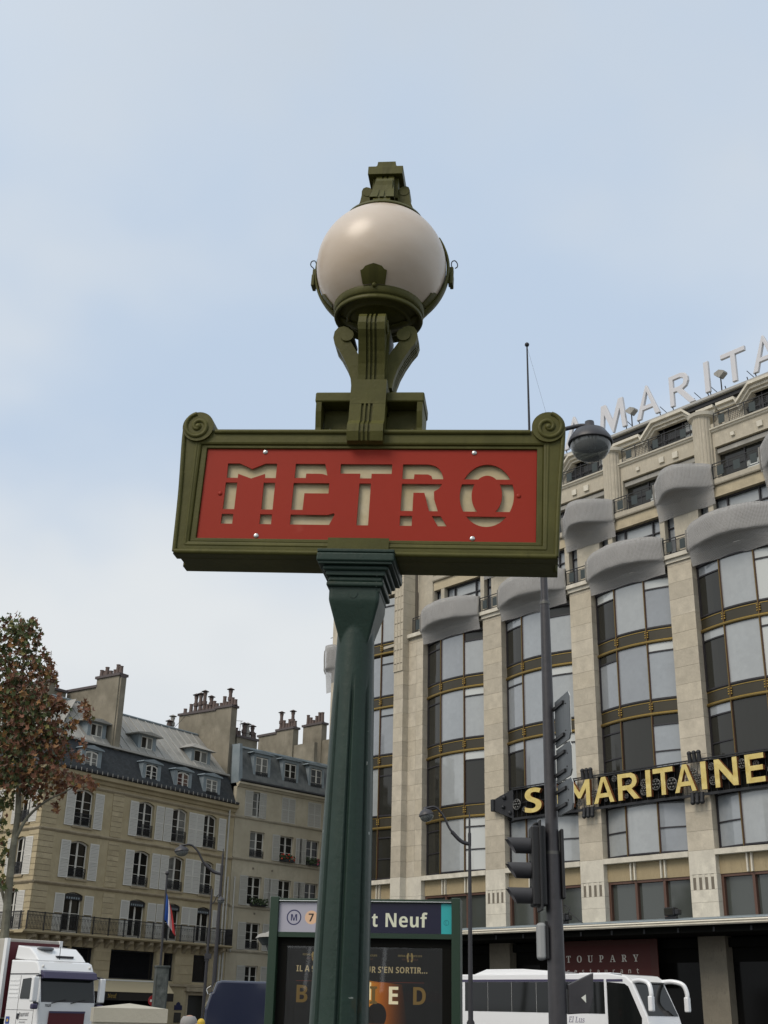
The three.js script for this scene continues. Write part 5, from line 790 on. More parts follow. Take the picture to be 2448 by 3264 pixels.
{ // capital and post
  const cx = -0.013, S = (g) => g.translate(cx, Y0, 0), c = (h, y0, y1, r = 0.004) => S(RB(-h, h, y0, y1, -h, h, r, 2));
  const cap = mesh('capital', [c(0.117, -0.2075, -0.197, 0.003), c(0.118, -0.236, -0.2085, 0.006), c(0.112, -0.243, -0.234, 0.002), c(0.100, -0.258, -0.243, 0.006), c(0.090, -0.272, -0.257, 0.002), c(0.083, -0.290, -0.272, 0.007), c(0.087, -0.305, -0.289, 0.006), c(0.076, -0.318, -0.303, 0.001)], M.poleGreen, totem);
  mesh('screw', [S(new THREE.CylinderGeometry(0.0125, 0.0125, 0.003, 20).rotateX(Math.PI / 2).translate(-0.004, -0.327, 0.0765))], M.poleGreen, cap);
  mesh('saddle', [T3(BX(-0.105, 0.082, -0.214, -0.150, 0.0155, 0.019).translate(0, -0.002, 0))], M.olive, totem);
  // post: square under the capital, running into a fluted round shaft
  const N = 144, rings = []; const ys = []; for (let y = 2.748; y > 2.55; y -= 0.008) ys.push(y); for (let y = 2.55; y > 0; y -= 0.03) ys.push(y); ys.push(0);
  const hw = (y) => y > 2.705 ? 0.0765 : 0.0765 - (2.705 - y) * 0.285, R = (y) => y > 2.45 ? lerp(0.0600, 0.0535, clamp((y - 2.45) / 0.25)) : y > 2.03 ? lerp(0.070, 0.060, (y - 2.03) / 0.42) : lerp(0.106, 0.070, y / 2.03);
  for (const y of ys) {
    const ring = [], xo = cx + (2.65 - y) * 0.026, fl = sstep(2.46, 2.42, y);
    for (let k = 0; k < N; k++) {
      const t = k / N * Math.PI * 2, sq = hw(y) / Math.max(Math.abs(Math.cos(t)), Math.abs(Math.sin(t)));
      const gr = Math.cos((t - 0.10) * 8), groove = sstep(0.80, 0.96, gr) * 0.11 * fl, bead = sstep(0.52, 0.72, gr) * (1 - sstep(0.76, 0.86, gr)) * 0.028 * fl;
      const r = Math.max(R(y) * (1 - groove + bead), y > 2.56 ? Math.min(sq, hw(y) * 1.36) : 0);
      ring.push([xo + r * Math.sin(t), y, r * Math.cos(t)]);
    }
    rings.push(ring);
  }
  const pos = [], idx = []; rings.forEach((r) => r.forEach((p) => pos.push(...p)));
  for (let i = 0; i < rings.length - 1; i++) for (let k = 0; k < N; k++) { const a = i * N + k, b = i * N + (k + 1) % N, d = a + N, e = b + N; idx.push(a, d, b, b, d, e); }
  const g = new THREE.BufferGeometry(); g.setAttribute('position', new THREE.Float32BufferAttribute(pos, 3)); g.setIndex(idx); g.computeVertexNormals();
  mesh('post', g, M.poleGreen, totem);
  mesh('post_base', [CY(0.17, 0.15, 0.12, 0.05, 0, 0, 32), CY(0.15, 0.10, 0.22, 0.05, 0.12, 0, 32)], M.poleGreen, totem);
}

/* ---------- lit station panel behind the post ---------- */
{
  const K = thing('information_panel', 'dark green station panel with lit name strip above a dark film poster', 'station panel', [-0.0807, 0, -9.9212], THREE.MathUtils.degToRad(-7.98));
  M.kGreen = plain(0.012, 0.035, 0.018, 0.4);
  for (const s of [-1, 1]) mesh('post', RB(s * 0.7185 - 0.034, s * 0.7185 + 0.034, 0, 2.418, -0.2, 0.03, 0.006), M.kGreen, K);
  mesh('top_rail', [RB(-0.684, 0.684, 2.378, 2.405, -0.15, 0.02, 0.004), BX(-0.684, 0.684, 2.115, 2.152, -0.15, 0.012), BX(-0.684, 0.684, 0.2, 2.115, -0.19, -0.06), BX(-0.684, 0.684, 0.25, 0.42, -0.06, 0.01)], M.kGreen, K);
  mesh('bright_strip', BX(-0.683, 0.683, 2.384, 2.390, 0.0205, 0.024), M.steel, K);
  mesh('inner_frame', [BX(-0.684, 0.684, 2.052, 2.114, -0.059, -0.03), BX(-0.684, -0.61, 0.42, 2.051, -0.059, -0.03), BX(0.61, 0.684, 0.42, 2.051, -0.059, -0.03)], M.dark, K);
  const cv = document.createElement('canvas'); cv.width = 1366; cv.height = 226; const x = cv.getContext('2d'), X = (u) => (u + 0.683) * 1000, Y = (v) => (2.378 - v) * 1000;
  x.fillStyle = '#a5a4b0'; x.fillRect(0, 0, 1366, 226); x.fillStyle = '#12122f'; x.fillRect(X(-0.33), 0, 1366, 226); x.fillStyle = '#2ba3a6'; x.fillRect(X(0.603), 0, 200, 226);
  x.strokeStyle = '#23264f'; x.lineWidth = 9; x.beginPath(); x.arc(X(-0.562), Y(2.262), 54, 0, 7); x.stroke(); x.fillStyle = '#23264f'; x.font = 'bold 68px sans-serif'; x.textAlign = 'center'; x.fillText('M', X(-0.562), Y(2.262) + 25);
  x.fillStyle = '#d9b392'; x.beginPath(); x.arc(X(-0.422), Y(2.263), 52, 0, 7); x.fill(); x.fillStyle = '#26231f'; x.font = 'bold 84px sans-serif'; x.fillText('7', X(-0.424), Y(2.262) + 30);
  x.fillStyle = '#d3d6bf'; x.textAlign = 'left'; x.font = 'bold 146px sans-serif'; x.save(); x.translate(X(0.154), Y(2.199)); x.scale(339 / x.measureText('Neuf').width, 1); x.fillText('Neuf', 0, 0); x.restore(); x.textAlign = 'right'; x.save(); x.translate(X(0.109), Y(2.199)); x.scale(0.88, 1); x.fillText('Pont', 0, 0); x.restore();
  x.strokeStyle = '#167478'; x.lineWidth = 4; x.beginPath(); x.arc(X(0.643), Y(2.235), 19, 0, 7); x.stroke(); x.beginPath(); x.moveTo(X(0.648), Y(2.255)); x.quadraticCurveTo(X(0.63), Y(2.24), X(0.645), Y(2.216)); x.stroke();
  const t = new THREE.CanvasTexture(cv); t.colorSpace = THREE.SRGBColorSpace;
  mesh('name_strip', [BX(-0.683, 0.683, 2.153, 2.377, -0.05, 0.0)], plain(0.3, 0.3, 0.34, 0.5), K);
  mesh('name_print', new THREE.PlaneGeometry(1.366, 0.224).translate(0, 2.265, 0.002), std({ map: t, roughness: 0.4 }), K);
  // poster
  const pc = document.createElement('canvas'); pc.width = 1220; pc.height = 1640; const p = pc.getContext('2d'), PXx = (u) => (u + 0.61) * 1000, PY = (v) => (2.05 - v) * 1000;
  p.fillStyle = '#0b0c0b'; p.fillRect(0, 0, 1220, 1640);
  const gold = '#8d7c4d';
  for (const [u, a] of [[-0.39, 'FESTIVAL DE DEAUVILLE 2010'], [0.005, 'FESTIVAL DE SUNDANCE 2010'], [0.358, 'FESTIVAL DE TORONTO 2010']]) {
    p.strokeStyle = gold; p.lineWidth = 13; for (const s of [-1, 1]) { p.beginPath(); p.arc(PXx(u) - s * 60, PY(1.98), 78, s > 0 ? -0.42 : Math.PI - 0.42, s > 0 ? 0.42 : Math.PI + 0.42); p.save(); p.translate(s * 120, 0); p.stroke(); p.restore(); }
    p.fillStyle = gold; p.textAlign = 'center'; p.font = 'bold 17px sans-serif'; p.save(); p.translate(PXx(u), PY(1.985)); p.scale(0.82, 1.15); p.fillText(a, 0, 0); p.fillStyle = '#5c3a2a'; p.font = 'bold 14px sans-serif'; p.fillText('SÉLECTION OFFICIELLE', 0, 22); p.restore();
  }
  p.fillStyle = '#a89a74'; p.textAlign = 'left'; p.font = 'bold 62px sans-serif'; const tl = "IL A 90 MINUTES POUR S'EN SORTIR..."; p.save(); p.translate(PXx(-0.533), PY(1.866)); p.scale(1030 / p.measureText(tl).width, 1); p.fillText(tl, 0, 0); p.restore();
  { const g = p.createLinearGradient(PXx(-0.05), 0, PXx(0.34), 0); g.addColorStop(0, '#f0b640'); g.addColorStop(0.5, '#a4590f'); g.addColorStop(1, '#1b0d05'); p.fillStyle = g; p.beginPath(); p.moveTo(PXx(-0.12), PY(1.82)); p.lineTo(PXx(0.3), PY(1.785)); p.lineTo(PXx(0.34), PY(1.5)); p.lineTo(PXx(0.28), PY(1.2)); p.lineTo(PXx(-0.1), PY(1.1)); p.fill(); p.fillStyle = '#fbe7b0'; p.fillRect(PXx(-0.1), PY(1.8), 160, 130); p.fillStyle = '#0c0805'; p.beginPath(); p.ellipse(PXx(0.1), PY(1.55), 80, 100, 0.3, 0, 7); p.fill(); p.fillStyle = '#8a5016'; p.fillRect(PXx(0.0), PY(1.50), 320, 26); }
  p.font = 'bold 176px sans-serif'; p.textAlign = 'center'; [...'BURIED'].forEach((c, i) => { p.fillStyle = i === 4 ? '#f3e9c4' : i === 5 ? '#77602f' : '#6b5626'; p.fillText(c, PXx([-0.482, -0.30, -0.1, 0.08, 0.232, 0.432][i]), PY(1.642)); });
  p.font = '18px sans-serif'; p.fillStyle = '#6d2b1c'; p.fillRect(PXx(-0.53), PY(1.80), 1000, 3);
  const pt = new THREE.CanvasTexture(pc); pt.colorSpace = THREE.SRGBColorSpace;
  mesh('poster', new THREE.PlaneGeometry(1.22, 1.63).translate(0, 1.2335, -0.035), std({ map: pt, roughness: 0.5 }), K);
  mesh('glass', BX(-0.609, 0.609, 0.421, 2.050, -0.026, -0.022), M.glass = phy({ color: lin(1, 1, 1), transmission: 1, roughness: 0.02, thickness: 0, ior: 1.4 }), K);
}
/* ---------- traffic light and street lamp post on the right ---------- */
M.postGrey = std({ map: mottle([0.040, 0.038, 0.043], [0.03, 0.029, 0.033], [0.052, 0.050, 0.055], 6, 161, 0.8, 0.15), roughness: 0.45, bumpMap: bumpRep(0.2), bumpScale: 0.001 }, { metres: true });
M.signalBlack = plain(0.012, 0.012, 0.013, 0.45);
M.signGrey = std({ map: mottle([0.115, 0.13, 0.14], [0.095, 0.108, 0.12], [0.14, 0.155, 0.165], 4, 163, 1.2, 0.2), roughness: 0.45, metalness: 0.3 }, { metres: true });
M.lampGlass = phy({ color: lin(0.42, 0.45, 0.45), transmission: 0.75, roughness: 0.1, thickness: 0 });
function lampHead(parent, x, y, z, s, tilt = 0, az = 0) { // hooded bowl, opening downwards
  const h = mesh('lamp_hood', [new THREE.LatheGeometry(V2([[0.001, 0.36], [0.07, 0.36], [0.08, 0.27], [0.12, 0.25], [0.24, 0.19], [0.32, 0.07], [0.345, 0.0], [0.335, -0.02], [0.31, -0.01], [0.29, 0.04], [0.20, 0.15], [0.001, 0.2]]), 36)], M.postGrey, parent);
  mesh('lamp_bowl', new THREE.LatheGeometry(V2([[0.31, -0.015], [0.305, -0.07], [0.28, -0.15], [0.225, -0.225], [0.14, -0.28], [0.06, -0.30], [0.001, -0.302]]), 32), M.lampGlass, h);
  mesh('reflector', [new THREE.LatheGeometry(V2([[0.285, 0.01], [0.2, 0.12], [0.05, 0.15], [0.001, 0.15]]), 24), CY(0.05, 0.05, 0.16, 0.02, -0.06, 0, 12), SP(0.06, 0.02, -0.08, 0, 12, 10)], M.reflector ??= std({ color: lin(0.16, 0.17, 0.17), roughness: 0.35, metalness: 0.5 }), h);
  h.position.set(x, y, z); h.scale.setScalar(s); h.rotation.set(0, az, tilt, 'YXZ'); return h;
}
{
  const L = thing('street_lamp', 'tall dark grey lamp post with hooded glass lamp rising right behind the red sign', 'street lamp', [2.36, 0, -16.6]);
  mesh('post', [new THREE.LatheGeometry(V2([[0.001, 0], [0.16, 0], [0.155, 0.9], [0.122, 1.0], [0.103, 3.55], [0.090, 3.6], [0.082, 5.2], [0.0665, 7.06], [0.068, 7.10], [0.064, 7.13], [0.053, 7.15], [0.048, 9.55], [0.001, 9.6]]), 24)], M.postGrey, L);
  mesh('collar', [CY(0.098, 0.098, 0.05, 0, 3.56, 0, 24), CY(0.072, 0.072, 0.04, 0, 7.08, 0, 24)], M.steelDull ??= std({ color: lin(0.13, 0.13, 0.12), roughness: 0.5, metalness: 0.5 }), L);
  mesh('arm', [TUBE([[0, 9.3, 0], [0.05, 9.62, -0.02], [0.22, 9.86, -0.04], [0.5, 9.98, -0.05], [0.72, 10.0, -0.02], [0.78, 9.93, 0]], 0.035, 30, 8)], M.postGrey, L);
  lampHead(L, 0.78, 9.70, 0, 1.0, 0.0, 0.4);
}
{
  const S = thing('traffic_light', 'black three-lamp traffic light seen from its side, on the dark lamp post', 'traffic light', [2.36, 0, -16.6]);
  mesh('housing', [RB(-0.30, -0.105, 2.9, 3.93, -0.16, 0.16, 0.03), RB(-0.255, -0.2, 3.93, 3.98, -0.1, 0.1, 0.02)], M.signalBlack, S);
  mesh('backboard', [RB(-0.20, -0.17, 2.84, 3.99, -0.22, 0.22, 0.012), RB(0.10, 0.145, 3.0, 3.9, -0.1, 0.1, 0.02)], M.signalBlack, S);
  for (const y of [3.70, 3.38, 3.06]) { const v = mesh('visor', [(() => { const g = new THREE.CylinderGeometry(0.125, 0.125, 0.34, 20, 2, true, -0.6, Math.PI + 1.2).rotateZ(Math.PI / 2).rotateX(Math.PI); const p = g.attributes.position; for (let i = 0; i < p.count; i++) { if (p.getX(i) < 0 && p.getY(i) < 0.06) p.setX(i, p.getX(i) * (0.2 + 0.8 * clamp((p.getY(i) + 0.12) / 0.2))); } g.computeVertexNormals(); return g.translate(-0.46, y, 0); })()], M.visor ??= std({ color: lin(0.045, 0.045, 0.05), roughness: 0.5, side: THREE.DoubleSide }), S); mesh('lens', new THREE.CylinderGeometry(0.1, 0.1, 0.02, 20).rotateZ(Math.PI / 2).translate(-0.305, y, 0), M.paneBlack, v); }
  mesh('bracket', [BX(-0.2, 0.0, 3.8, 3.84, -0.03, 0.03), BX(-0.2, 0, 2.98, 3.02, -0.03, 0.03)], M.signalBlack, S);
}
{
  const S = thing('signal_repeater', 'small pale grey rounded repeater box fixed low on the dark lamp post', 'signal box', [2.36, 0, -16.6]);
  mesh('housing', [RB(-0.24, -0.125, 2.24, 2.70, -0.10, 0.10, 0.045, 4)], plain(0.30, 0.31, 0.31, 0.5), S); mesh('bracket', [BX(-0.13, 0, 2.62, 2.72, -0.03, 0.03), BX(-0.128, -0.1, 2.26, 2.66, -0.11, 0.11)], M.signalBlack, S);
}
{
  const S = thing('pedestrian_signal', 'dark square signal back with small white triangle, low on the lamp post', 'signal', [2.36, 0, -16.6]);
  mesh('housing', [EX([[0.14, 1.95], [0.47, 2.10], [0.455, 1.80], [0.40, 1.62], [0.14, 1.60]], -0.15, 0.05, [], 0.01), BX(0.02, 0.14, 1.9, 1.98, -0.05, 0)], M.postGrey, S);
  mesh('reflector', EX([[0.30, 1.80], [0.36, 1.74], [0.36, 1.84]], 0.052, 0.058), plain(0.7, 0.72, 0.66, 0.4), S);
}
{ // direction signs seen from behind, nearly edge on
  const list = [[4.98, 5.62, 'topmost'], [4.50, 4.95, 'middle'], [4.06, 4.47, 'lowest']];
  list.forEach(([y0, y1, w]) => {
    const S = thing('direction_sign', w + ' of three grey metal direction signs seen from behind on the lamp post', 'road sign', [2.44, 0, -16.55], THREE.MathUtils.degToRad(-83));
    const r = 0.07, sh = [[0.02, y0], [0.75 - r, y0 + 0.0], [0.75, y0 + r], [0.75, y1 - r], [0.75 - r, y1], [0.02, y1]];
    mesh('plate', EX(sh, -0.012, 0.0), M.signGrey, S);
    mesh('rim', EX(sh, -0.02, -0.0121, [[[0.05, y0 + 0.03], [0.71, y0 + 0.03], [0.71, y1 - 0.03], [0.05, y1 - 0.03]]]), M.white, S);
    mesh('clamp', [BX(-0.05, 0.5, y0 + 0.08, y0 + 0.12, 0.001, 0.03), BX(-0.05, 0.5, y1 - 0.12, y1 - 0.08, 0.001, 0.03)], M.signalBlack, S);
    mesh('rivet', [SP(0.012, 0.55, y0 + 0.14, 0.0, 6, 5), SP(0.012, 0.58, y1 - 0.14, 0.0, 6, 5)], M.signalBlack, S);
  });
}
/* ---------- street lamps with curved arms ---------- */
M.lampDark = std({ color: lin(0.030, 0.029, 0.033), roughness: 0.45, metalness: 0.1 });
{
  const makeLamp = (label, pos, arm) => {
    const L = thing('street_lamp', label, 'street lamp', pos, 0, 'slender curved street lamps');
    mesh('post', [new THREE.LatheGeometry(V2([[0.001, 0], [0.19, 0], [0.17, 1.2], [0.11, 1.3], [0.085, 6], [0.062, 8.4], [0.075, 8.45], [0.075, 8.95], [0.05, 9.0], [0.045, 9.5], [0.015, 9.9], [0.001, 9.9]]), 14)], M.lampDark, L);
    mesh('arm', [TUBE([[-0.02, 8.5, 0], [-0.35, 8.62, 0], [-0.85, 9.1, 0], [-1.2, 9.75, 0], [-1.55, 10.08, 0], [-1.95, 10.02, 0]], 0.05, 36, 8), TUBE([[-0.02, 8.5, 0], [-0.35, 8.60, 0], [-0.8, 9.02, 0]], 0.085, 16, 8)], M.lampDark, L);
    const h = lampHead(L, -1.93, 9.72, 0, 1.0, 0.18); return L;
  };
  const a = makeLamp('slender street lamp with curved arm in front of the pale bow-windowed store', [4.14, 0, -55]);
  const b = a.clone(); b.name = numbered('street_lamp'); b.userData = { ...b.userData, label: 'slender street lamp with curved arm in front of the ochre shuttered building' }; b.position.set(-9.12, 0, -74); b.scale.setScalar(1.04); b.scale.x = 1.28; scene.add(b);
  const c = thing('street_lamp', 'shorter dark street lamp with small hanging globe right of the flag', 'street lamp', [-8.06, 0, -62]);
  mesh('post', [new THREE.LatheGeometry(V2([[0.001, 0], [0.14, 0], [0.12, 1], [0.08, 1.1], [0.06, 5.5], [0.05, 6.9], [0.001, 7.0]]), 12)], M.lampDark, c);
  mesh('arm', [TUBE([[0, 6.2, 0], [0.15, 6.35, 0], [0.3, 6.66, 0], [0.45, 6.7, 0]], 0.025, 16, 6)], M.lampDark, c); lampHead(c, 0.47, 6.42, 0, 0.55);
  mesh('sign_box', [BX(-0.12, 0.2, 3.72, 3.95, -0.12, 0.12), BX(-0.1, 0.1, 3.6, 3.72, -0.08, 0.08)], M.lampDark, c);
}
/* ---------- flag, cabinet, no entry sign, stone pillar ---------- */
{
  const F = thing('flagpole', 'thin flagpole with hanging blue, white and red flag by the ochre building', 'flagpole', [-9.9, 0, -60]);
  mesh('pole', [ROD([0, 0, 0], [-0.1, 7.4, 0], 0.07, 0.045), SP(0.10, -0.1, 7.45, 0, 10, 8)], M.lampDark, F);
  const cols = [[0.03, 0.10, 0.36], [0.62, 0.60, 0.60], [0.40, 0.03, 0.03]];
  cols.forEach((c, i) => { // three hanging stripes in folds
    const pos = [], idx = [], nv = 18, nu = 6; for (let j = 0; j <= nv; j++) for (let k = 0; k <= nu; k++) { const t = j / nv, u = (i + k / nu) / 3, top = 6.55 - u * 0.45, x = -0.04 + u * (0.16 + 0.42 * t ** 0.7) + (i === 0 ? 0 : 0.0), y = lerp(top, 5.35 - u * 0.75, t), z = 0.10 * Math.sin(u * 14 + t * 2.5) * (0.3 + 0.7 * t); pos.push(x, y, z); }
    for (let j = 0; j < nv; j++) for (let k = 0; k < nu; k++) { const a = j * (nu + 1) + k, b = a + nu + 1; idx.push(a, b, a + 1, a + 1, b, b + 1); }
    const g = new THREE.BufferGeometry(); g.setAttribute('position', new THREE.Float32BufferAttribute(pos, 3)); g.setIndex(idx); g.computeVertexNormals();
    mesh('flag_stripe', g, std({ color: lin(...c), roughness: 0.85, side: THREE.DoubleSide }), F);
  });
}
{
  const C = thing('street_cabinet', 'narrow dark green weathered street cabinet below the flag', 'cabinet', [-9.84, 0, -59.9], 0.35);
  mesh('body', [RB(-0.30, 0.30, 0, 3.25, -0.25, 0.25, 0.03), RB(-0.33, 0.33, 3.2, 3.3, -0.28, 0.28, 0.02)], std({ map: mottle([0.035, 0.045, 0.04], [0.015, 0.022, 0.019], [0.10, 0.11, 0.10], 6, 171, 1.5, 0.5), roughness: 0.7 }, { metres: true }), C);
  mesh('door_panel', BX(-0.22, 0.24, 0.2, 2.95, 0.251, 0.27), std({ map: mottle([0.05, 0.06, 0.055], [0.02, 0.028, 0.024], [0.13, 0.14, 0.13], 7, 173, 1.2, 0.5), roughness: 0.7 }, { metres: true }), C);
  const N = thing('no_entry_sign', 'round red road sign half hidden behind the dark green cabinet', 'road sign', [-10.2, 0, -60.4], 0.3);
  mesh('post', ROD([0, 0, -0.05], [0, 2.1, -0.05], 0.03), M.lampGrey, N); mesh('disc', new THREE.CylinderGeometry(0.24, 0.24, 0.03, 28).rotateX(Math.PI / 2).translate(0, 1.78, 0), plain(0.30, 0.015, 0.02, 0.4), N); mesh('bar', BX(-0.16, 0.16, 1.73, 1.83, 0.016, 0.022), M.white, N);
}
{
  const P = thing('stone_pillar', 'squat pale stone pillar with shallow pointed top at the lower left', 'pillar', [-3.74, 0, -20], 0.25);
  M.pale = std({ map: tex(null, 256, 256, (x, y) => { const a = wrapN(x, y, 6, 181, 4), b = wrapN(x, y, 40, 187, 2); const s = b > 0.80 ? 0.55 : 1; return [0.53 * s * (0.9 + 0.2 * a), 0.49 * s * (0.9 + 0.2 * a), 0.39 * s * (0.9 + 0.2 * a)]; }, { rep: [1.2, 1.2] }), roughness: 0.9, bumpMap: B2, bumpScale: 0.004 }, { metres: true });
  mesh('shaft', BX(-0.50, 0.50, 0, 1.30, -0.5, 0.5), M.pale, P);
  const cap = mesh('cap', [BX(-0.545, 0.545, 1.35, 1.545, -0.545, 0.545)], M.pale, P); mesh('moulding', BX(-0.52, 0.52, 1.30, 1.349, -0.52, 0.52), M.pale, P);
  mesh('cap_top', fromQuads([[[-0.54, 1.546, 0.54], [0.54, 1.546, 0.54], [0, 1.615, 0], [0, 1.615, 0]], [[0.54, 1.546, 0.54], [0.54, 1.546, -0.54], [0, 1.615, 0], [0, 1.615, 0]], [[0.54, 1.546, -0.54], [-0.54, 1.546, -0.54], [0, 1.615, 0], [0, 1.615, 0]], [[-0.54, 1.546, -0.54], [-0.54, 1.546, 0.54], [0, 1.615, 0], [0, 1.615, 0]]]), M.pale, P);
}
{ // news kiosk: only its eave shows beside the station panel
  const K = thing('news_kiosk', 'dark kiosk roof with pale rim sticking out left of the station panel', 'kiosk', [-1.55, 0, -30]);
  mesh('roof', [CY(1.25, 1.18, 0.09, 0, 3.10, 0, 12), new THREE.ConeGeometry(1.1, 0.5, 12).translate(0, 3.44, 0)], M.zinc, K);
  mesh('eave', [CY(1.08, 1.2, 0.14, 0, 2.95, 0, 12), CY(0.85, 1.0, 0.35, 0, 2.60, 0, 12)], M.ironGreen, K); mesh('body', [CY(0.85, 0.85, 2.6, 0, 0, 0, 12)], M.kGreen, K);
}
/* ---------- vehicles ---------- */
M.truckWhite = phy({ color: lin(0.74, 0.75, 0.75), roughness: 0.35, clearcoat: 0.6, clearcoatRoughness: 0.08 });
M.trimDark = plain(0.022, 0.022, 0.028, 0.5); M.rubber = plain(0.014, 0.014, 0.014, 0.85); M.maroon = plain(0.085, 0.008, 0.014, 0.45);
function print(w, h, draw, bg) { const c = document.createElement('canvas'); c.width = w; c.height = h; const x = c.getContext('2d'); if (bg) { x.fillStyle = bg; x.fillRect(0, 0, w, h); } draw(x); const t = new THREE.CanvasTexture(c); t.colorSpace = THREE.SRGBColorSpace; return std({ map: t, roughness: 0.45, transparent: !bg, alphaTest: bg ? 0 : 0.35 }); }
function wheel(parent, x, y, z, r, w) { const t = mesh('wheel', new THREE.CylinderGeometry(r, r, w, 24).rotateZ(Math.PI / 2).translate(x, y, z), M.rubber, parent); mesh('rim', new THREE.CylinderGeometry(r * 0.6, r * 0.6, w + 0.03, 20).rotateZ(Math.PI / 2).translate(x, y, z), M.steelDull, t); }
{ // lorry: local front +z, our side -x
  const L = thing('lorry', 'white articulated lorry with roof deflector and dark red grille at the left edge', 'lorry', [-11.65, 0, -49.6], THREE.MathUtils.degToRad(47));
  const cab = EXX([[0, 0.45], [0.05, 1.62], [-0.22, 2.72], [-0.42, 3.02], [-0.62, 3.08], [-2.25, 3.12], [-2.28, 0.6]], -1.24, 1.24, 0.06);
  const body = mesh('cab', [cab], M.truckWhite, L);
  mesh('roof_deflector', [EXX([[-0.62, 3.09], [-0.9, 3.32], [-1.35, 3.58], [-2.2, 3.66], [-2.3, 3.16], [-1.4, 3.10]], -1.08, 1.08, 0.05)], M.truckWhite, body);
  mesh('roof_hatch', [new THREE.SphereGeometry(0.36, 20, 10).scale(1, 0.2, 0.75).translate(-0.45, 3.54, -1.22)], M.signGrey, body);
  mesh('air_slot', [BX(-0.2, 0.55, 3.22, 3.29, -0.86, -0.72)], M.trimDark, body);
  const ws = (x0, x1, y0, y1, o, q = 0.004) => { const zy = (y) => 0.05 - (y - 1.62) * 0.2455; return fromQuads([[[x0, y0, zy(y0) + o], [x1, y0, zy(y0) + o], [x1, y1, zy(y1) + o], [x0, y1, zy(y1) + o]]]); };
  mesh('windscreen_surround', [ws(-1.19, 1.19, 1.62, 2.66, 0.008)], M.trimDark, body); mesh('windscreen', ws(-1.12, 1.12, 1.68, 2.5, 0.013), M.windscreen ??= phy({ color: lin(0.012, 0.015, 0.014), roughness: 0.04, specularIntensity: 0.8 }), body);
  mesh('sun_visor', [EXX([[-0.12, 2.42], [0.12, 2.46], [0.02, 2.68], [-0.2, 2.74]], -1.2, 1.2, 0.02)], M.visorPurple ??= plain(0.045, 0.038, 0.085, 0.4), body);
  mesh('wiper', [ROD([-0.75, 1.58, 0.09], [-0.1, 1.72, 0.05], 0.015), ROD([0.1, 1.58, 0.09], [0.75, 1.72, 0.05], 0.015)], M.rubber, body);
  mesh('side_window', [EXX([[-0.42, 1.72], [-1.32, 1.72], [-1.24, 2.42], [-0.72, 2.46], [-0.5, 2.36]], -1.262, -1.245)], M.windscreen, body);
  mesh('door_seam', [BX(-1.25, -1.243, 0.6, 2.55, -0.30, -0.29), BX(-1.25, -1.243, 0.6, 2.55, -1.42, -1.41), BX(-1.25, -1.243, 2.58, 2.62, -2.2, -0.2), BX(-1.25, -1.243, 1.32, 1.33, -2.2, -0.3)], M.trimDark, body);
  const ribs = []; for (let k = 0; k < 5; k++) ribs.push(BX(-1.255, -1.243, 1.75 + k * 0.15, 1.80 + k * 0.15, -2.15, -1.5)); mesh('side_rib', ribs, M.truckWhite, body);
  mesh('door_handle', RB(-1.28, -1.24, 1.0, 1.2, -1.36, -1.24, 0.015), M.trimDark, body);
  for (const s of [-1, 1]) { const a = mesh('mirror_arm', [ROD([s * 1.2, 2.55, -0.15], [s * 1.5, 2.5, 0.05], 0.04), ROD([s * 1.2, 1.55, -0.1], [s * 1.48, 1.6, 0.05], 0.05)], M.trimDark, body); mesh('mirror', RB(s * 1.5 - 0.13, s * 1.5 + 0.13, 1.62, 2.5, -0.08, 0.10, 0.05), M.truckWhite, a); mesh('kerb_mirror', RB(s * 1.46 - 0.13, s * 1.46 + 0.13, 1.36, 1.56, -0.05, 0.14, 0.06), M.visorPurple, a); }
  mesh('grille', [EXX([[0.0, 0.55], [0.07, 0.6], [0.10, 1.24], [0.06, 1.27], [0, 1.27]], -0.78, 0.78)], M.maroon, body); mesh('grille_bar', BX(-0.78, 0.78, 1.24, 1.31, 0.05, 0.12), M.visorPurple, body);
  mesh('headlamp', [RB(-1.18, -0.82, 0.62, 0.86, -0.02, 0.07, 0.03)], M.steel, body); mesh('headlamp', [RB(0.82, 1.18, 0.62, 0.86, -0.02, 0.07, 0.03)], M.steel, body);
  mesh('marker_lamp', [SP(0.05, -1.05, 2.88, -0.28, 8, 6), SP(0.05, 1.05, 2.88, -0.28, 8, 6)], M.white, body);
  mesh('aerial', ROD([-0.1, 3.1, -0.7], [-0.1, 3.62, -0.72], 0.012), M.rubber, body);
  const dec = print(512, 256, (x) => { x.fillStyle = '#1d1d26'; x.font = 'italic 92px serif'; x.save(); x.transform(1, -0.05, -0.1, 1, 0, 0); x.fillText('Jouvax', 120, 120); x.restore(); x.fillRect(150, 150, 250, 5); x.font = '30px sans-serif'; x.fillStyle = '#5a5a66'; x.fillText('TRANSPORTS', 160, 205); });
  mesh('door_lettering', new THREE.PlaneGeometry(1.2, 0.6).rotateY(-Math.PI / 2).translate(-1.252, 1.05, -0.95), dec, body);
  mesh('number', new THREE.PlaneGeometry(0.36, 0.14).translate(-0.85, 1.5, 0.062), print(128, 50, (x) => { x.fillStyle = '#33333c'; x.font = 'bold 44px sans-serif'; x.fillText('7820', 8, 40); }), body);
  mesh('badge', new THREE.PlaneGeometry(0.26, 0.26).rotateY(-Math.PI / 2).translate(-1.252, 0.95, -2.0), print(64, 64, (x) => { x.fillStyle = '#c9a92e'; x.beginPath(); x.arc(32, 34, 15, 0, 7); x.fill(); }, '#27408c'), body);
  for (const z of [-0.75]) { wheel(L, -1.08, 0.5, z, 0.5, 0.3); wheel(L, 1.08, 0.5, z, 0.5, 0.3); } wheel(L, -1.0, 0.5, -4.2, 0.5, 0.5); wheel(L, 1.0, 0.5, -4.2, 0.5, 0.5);
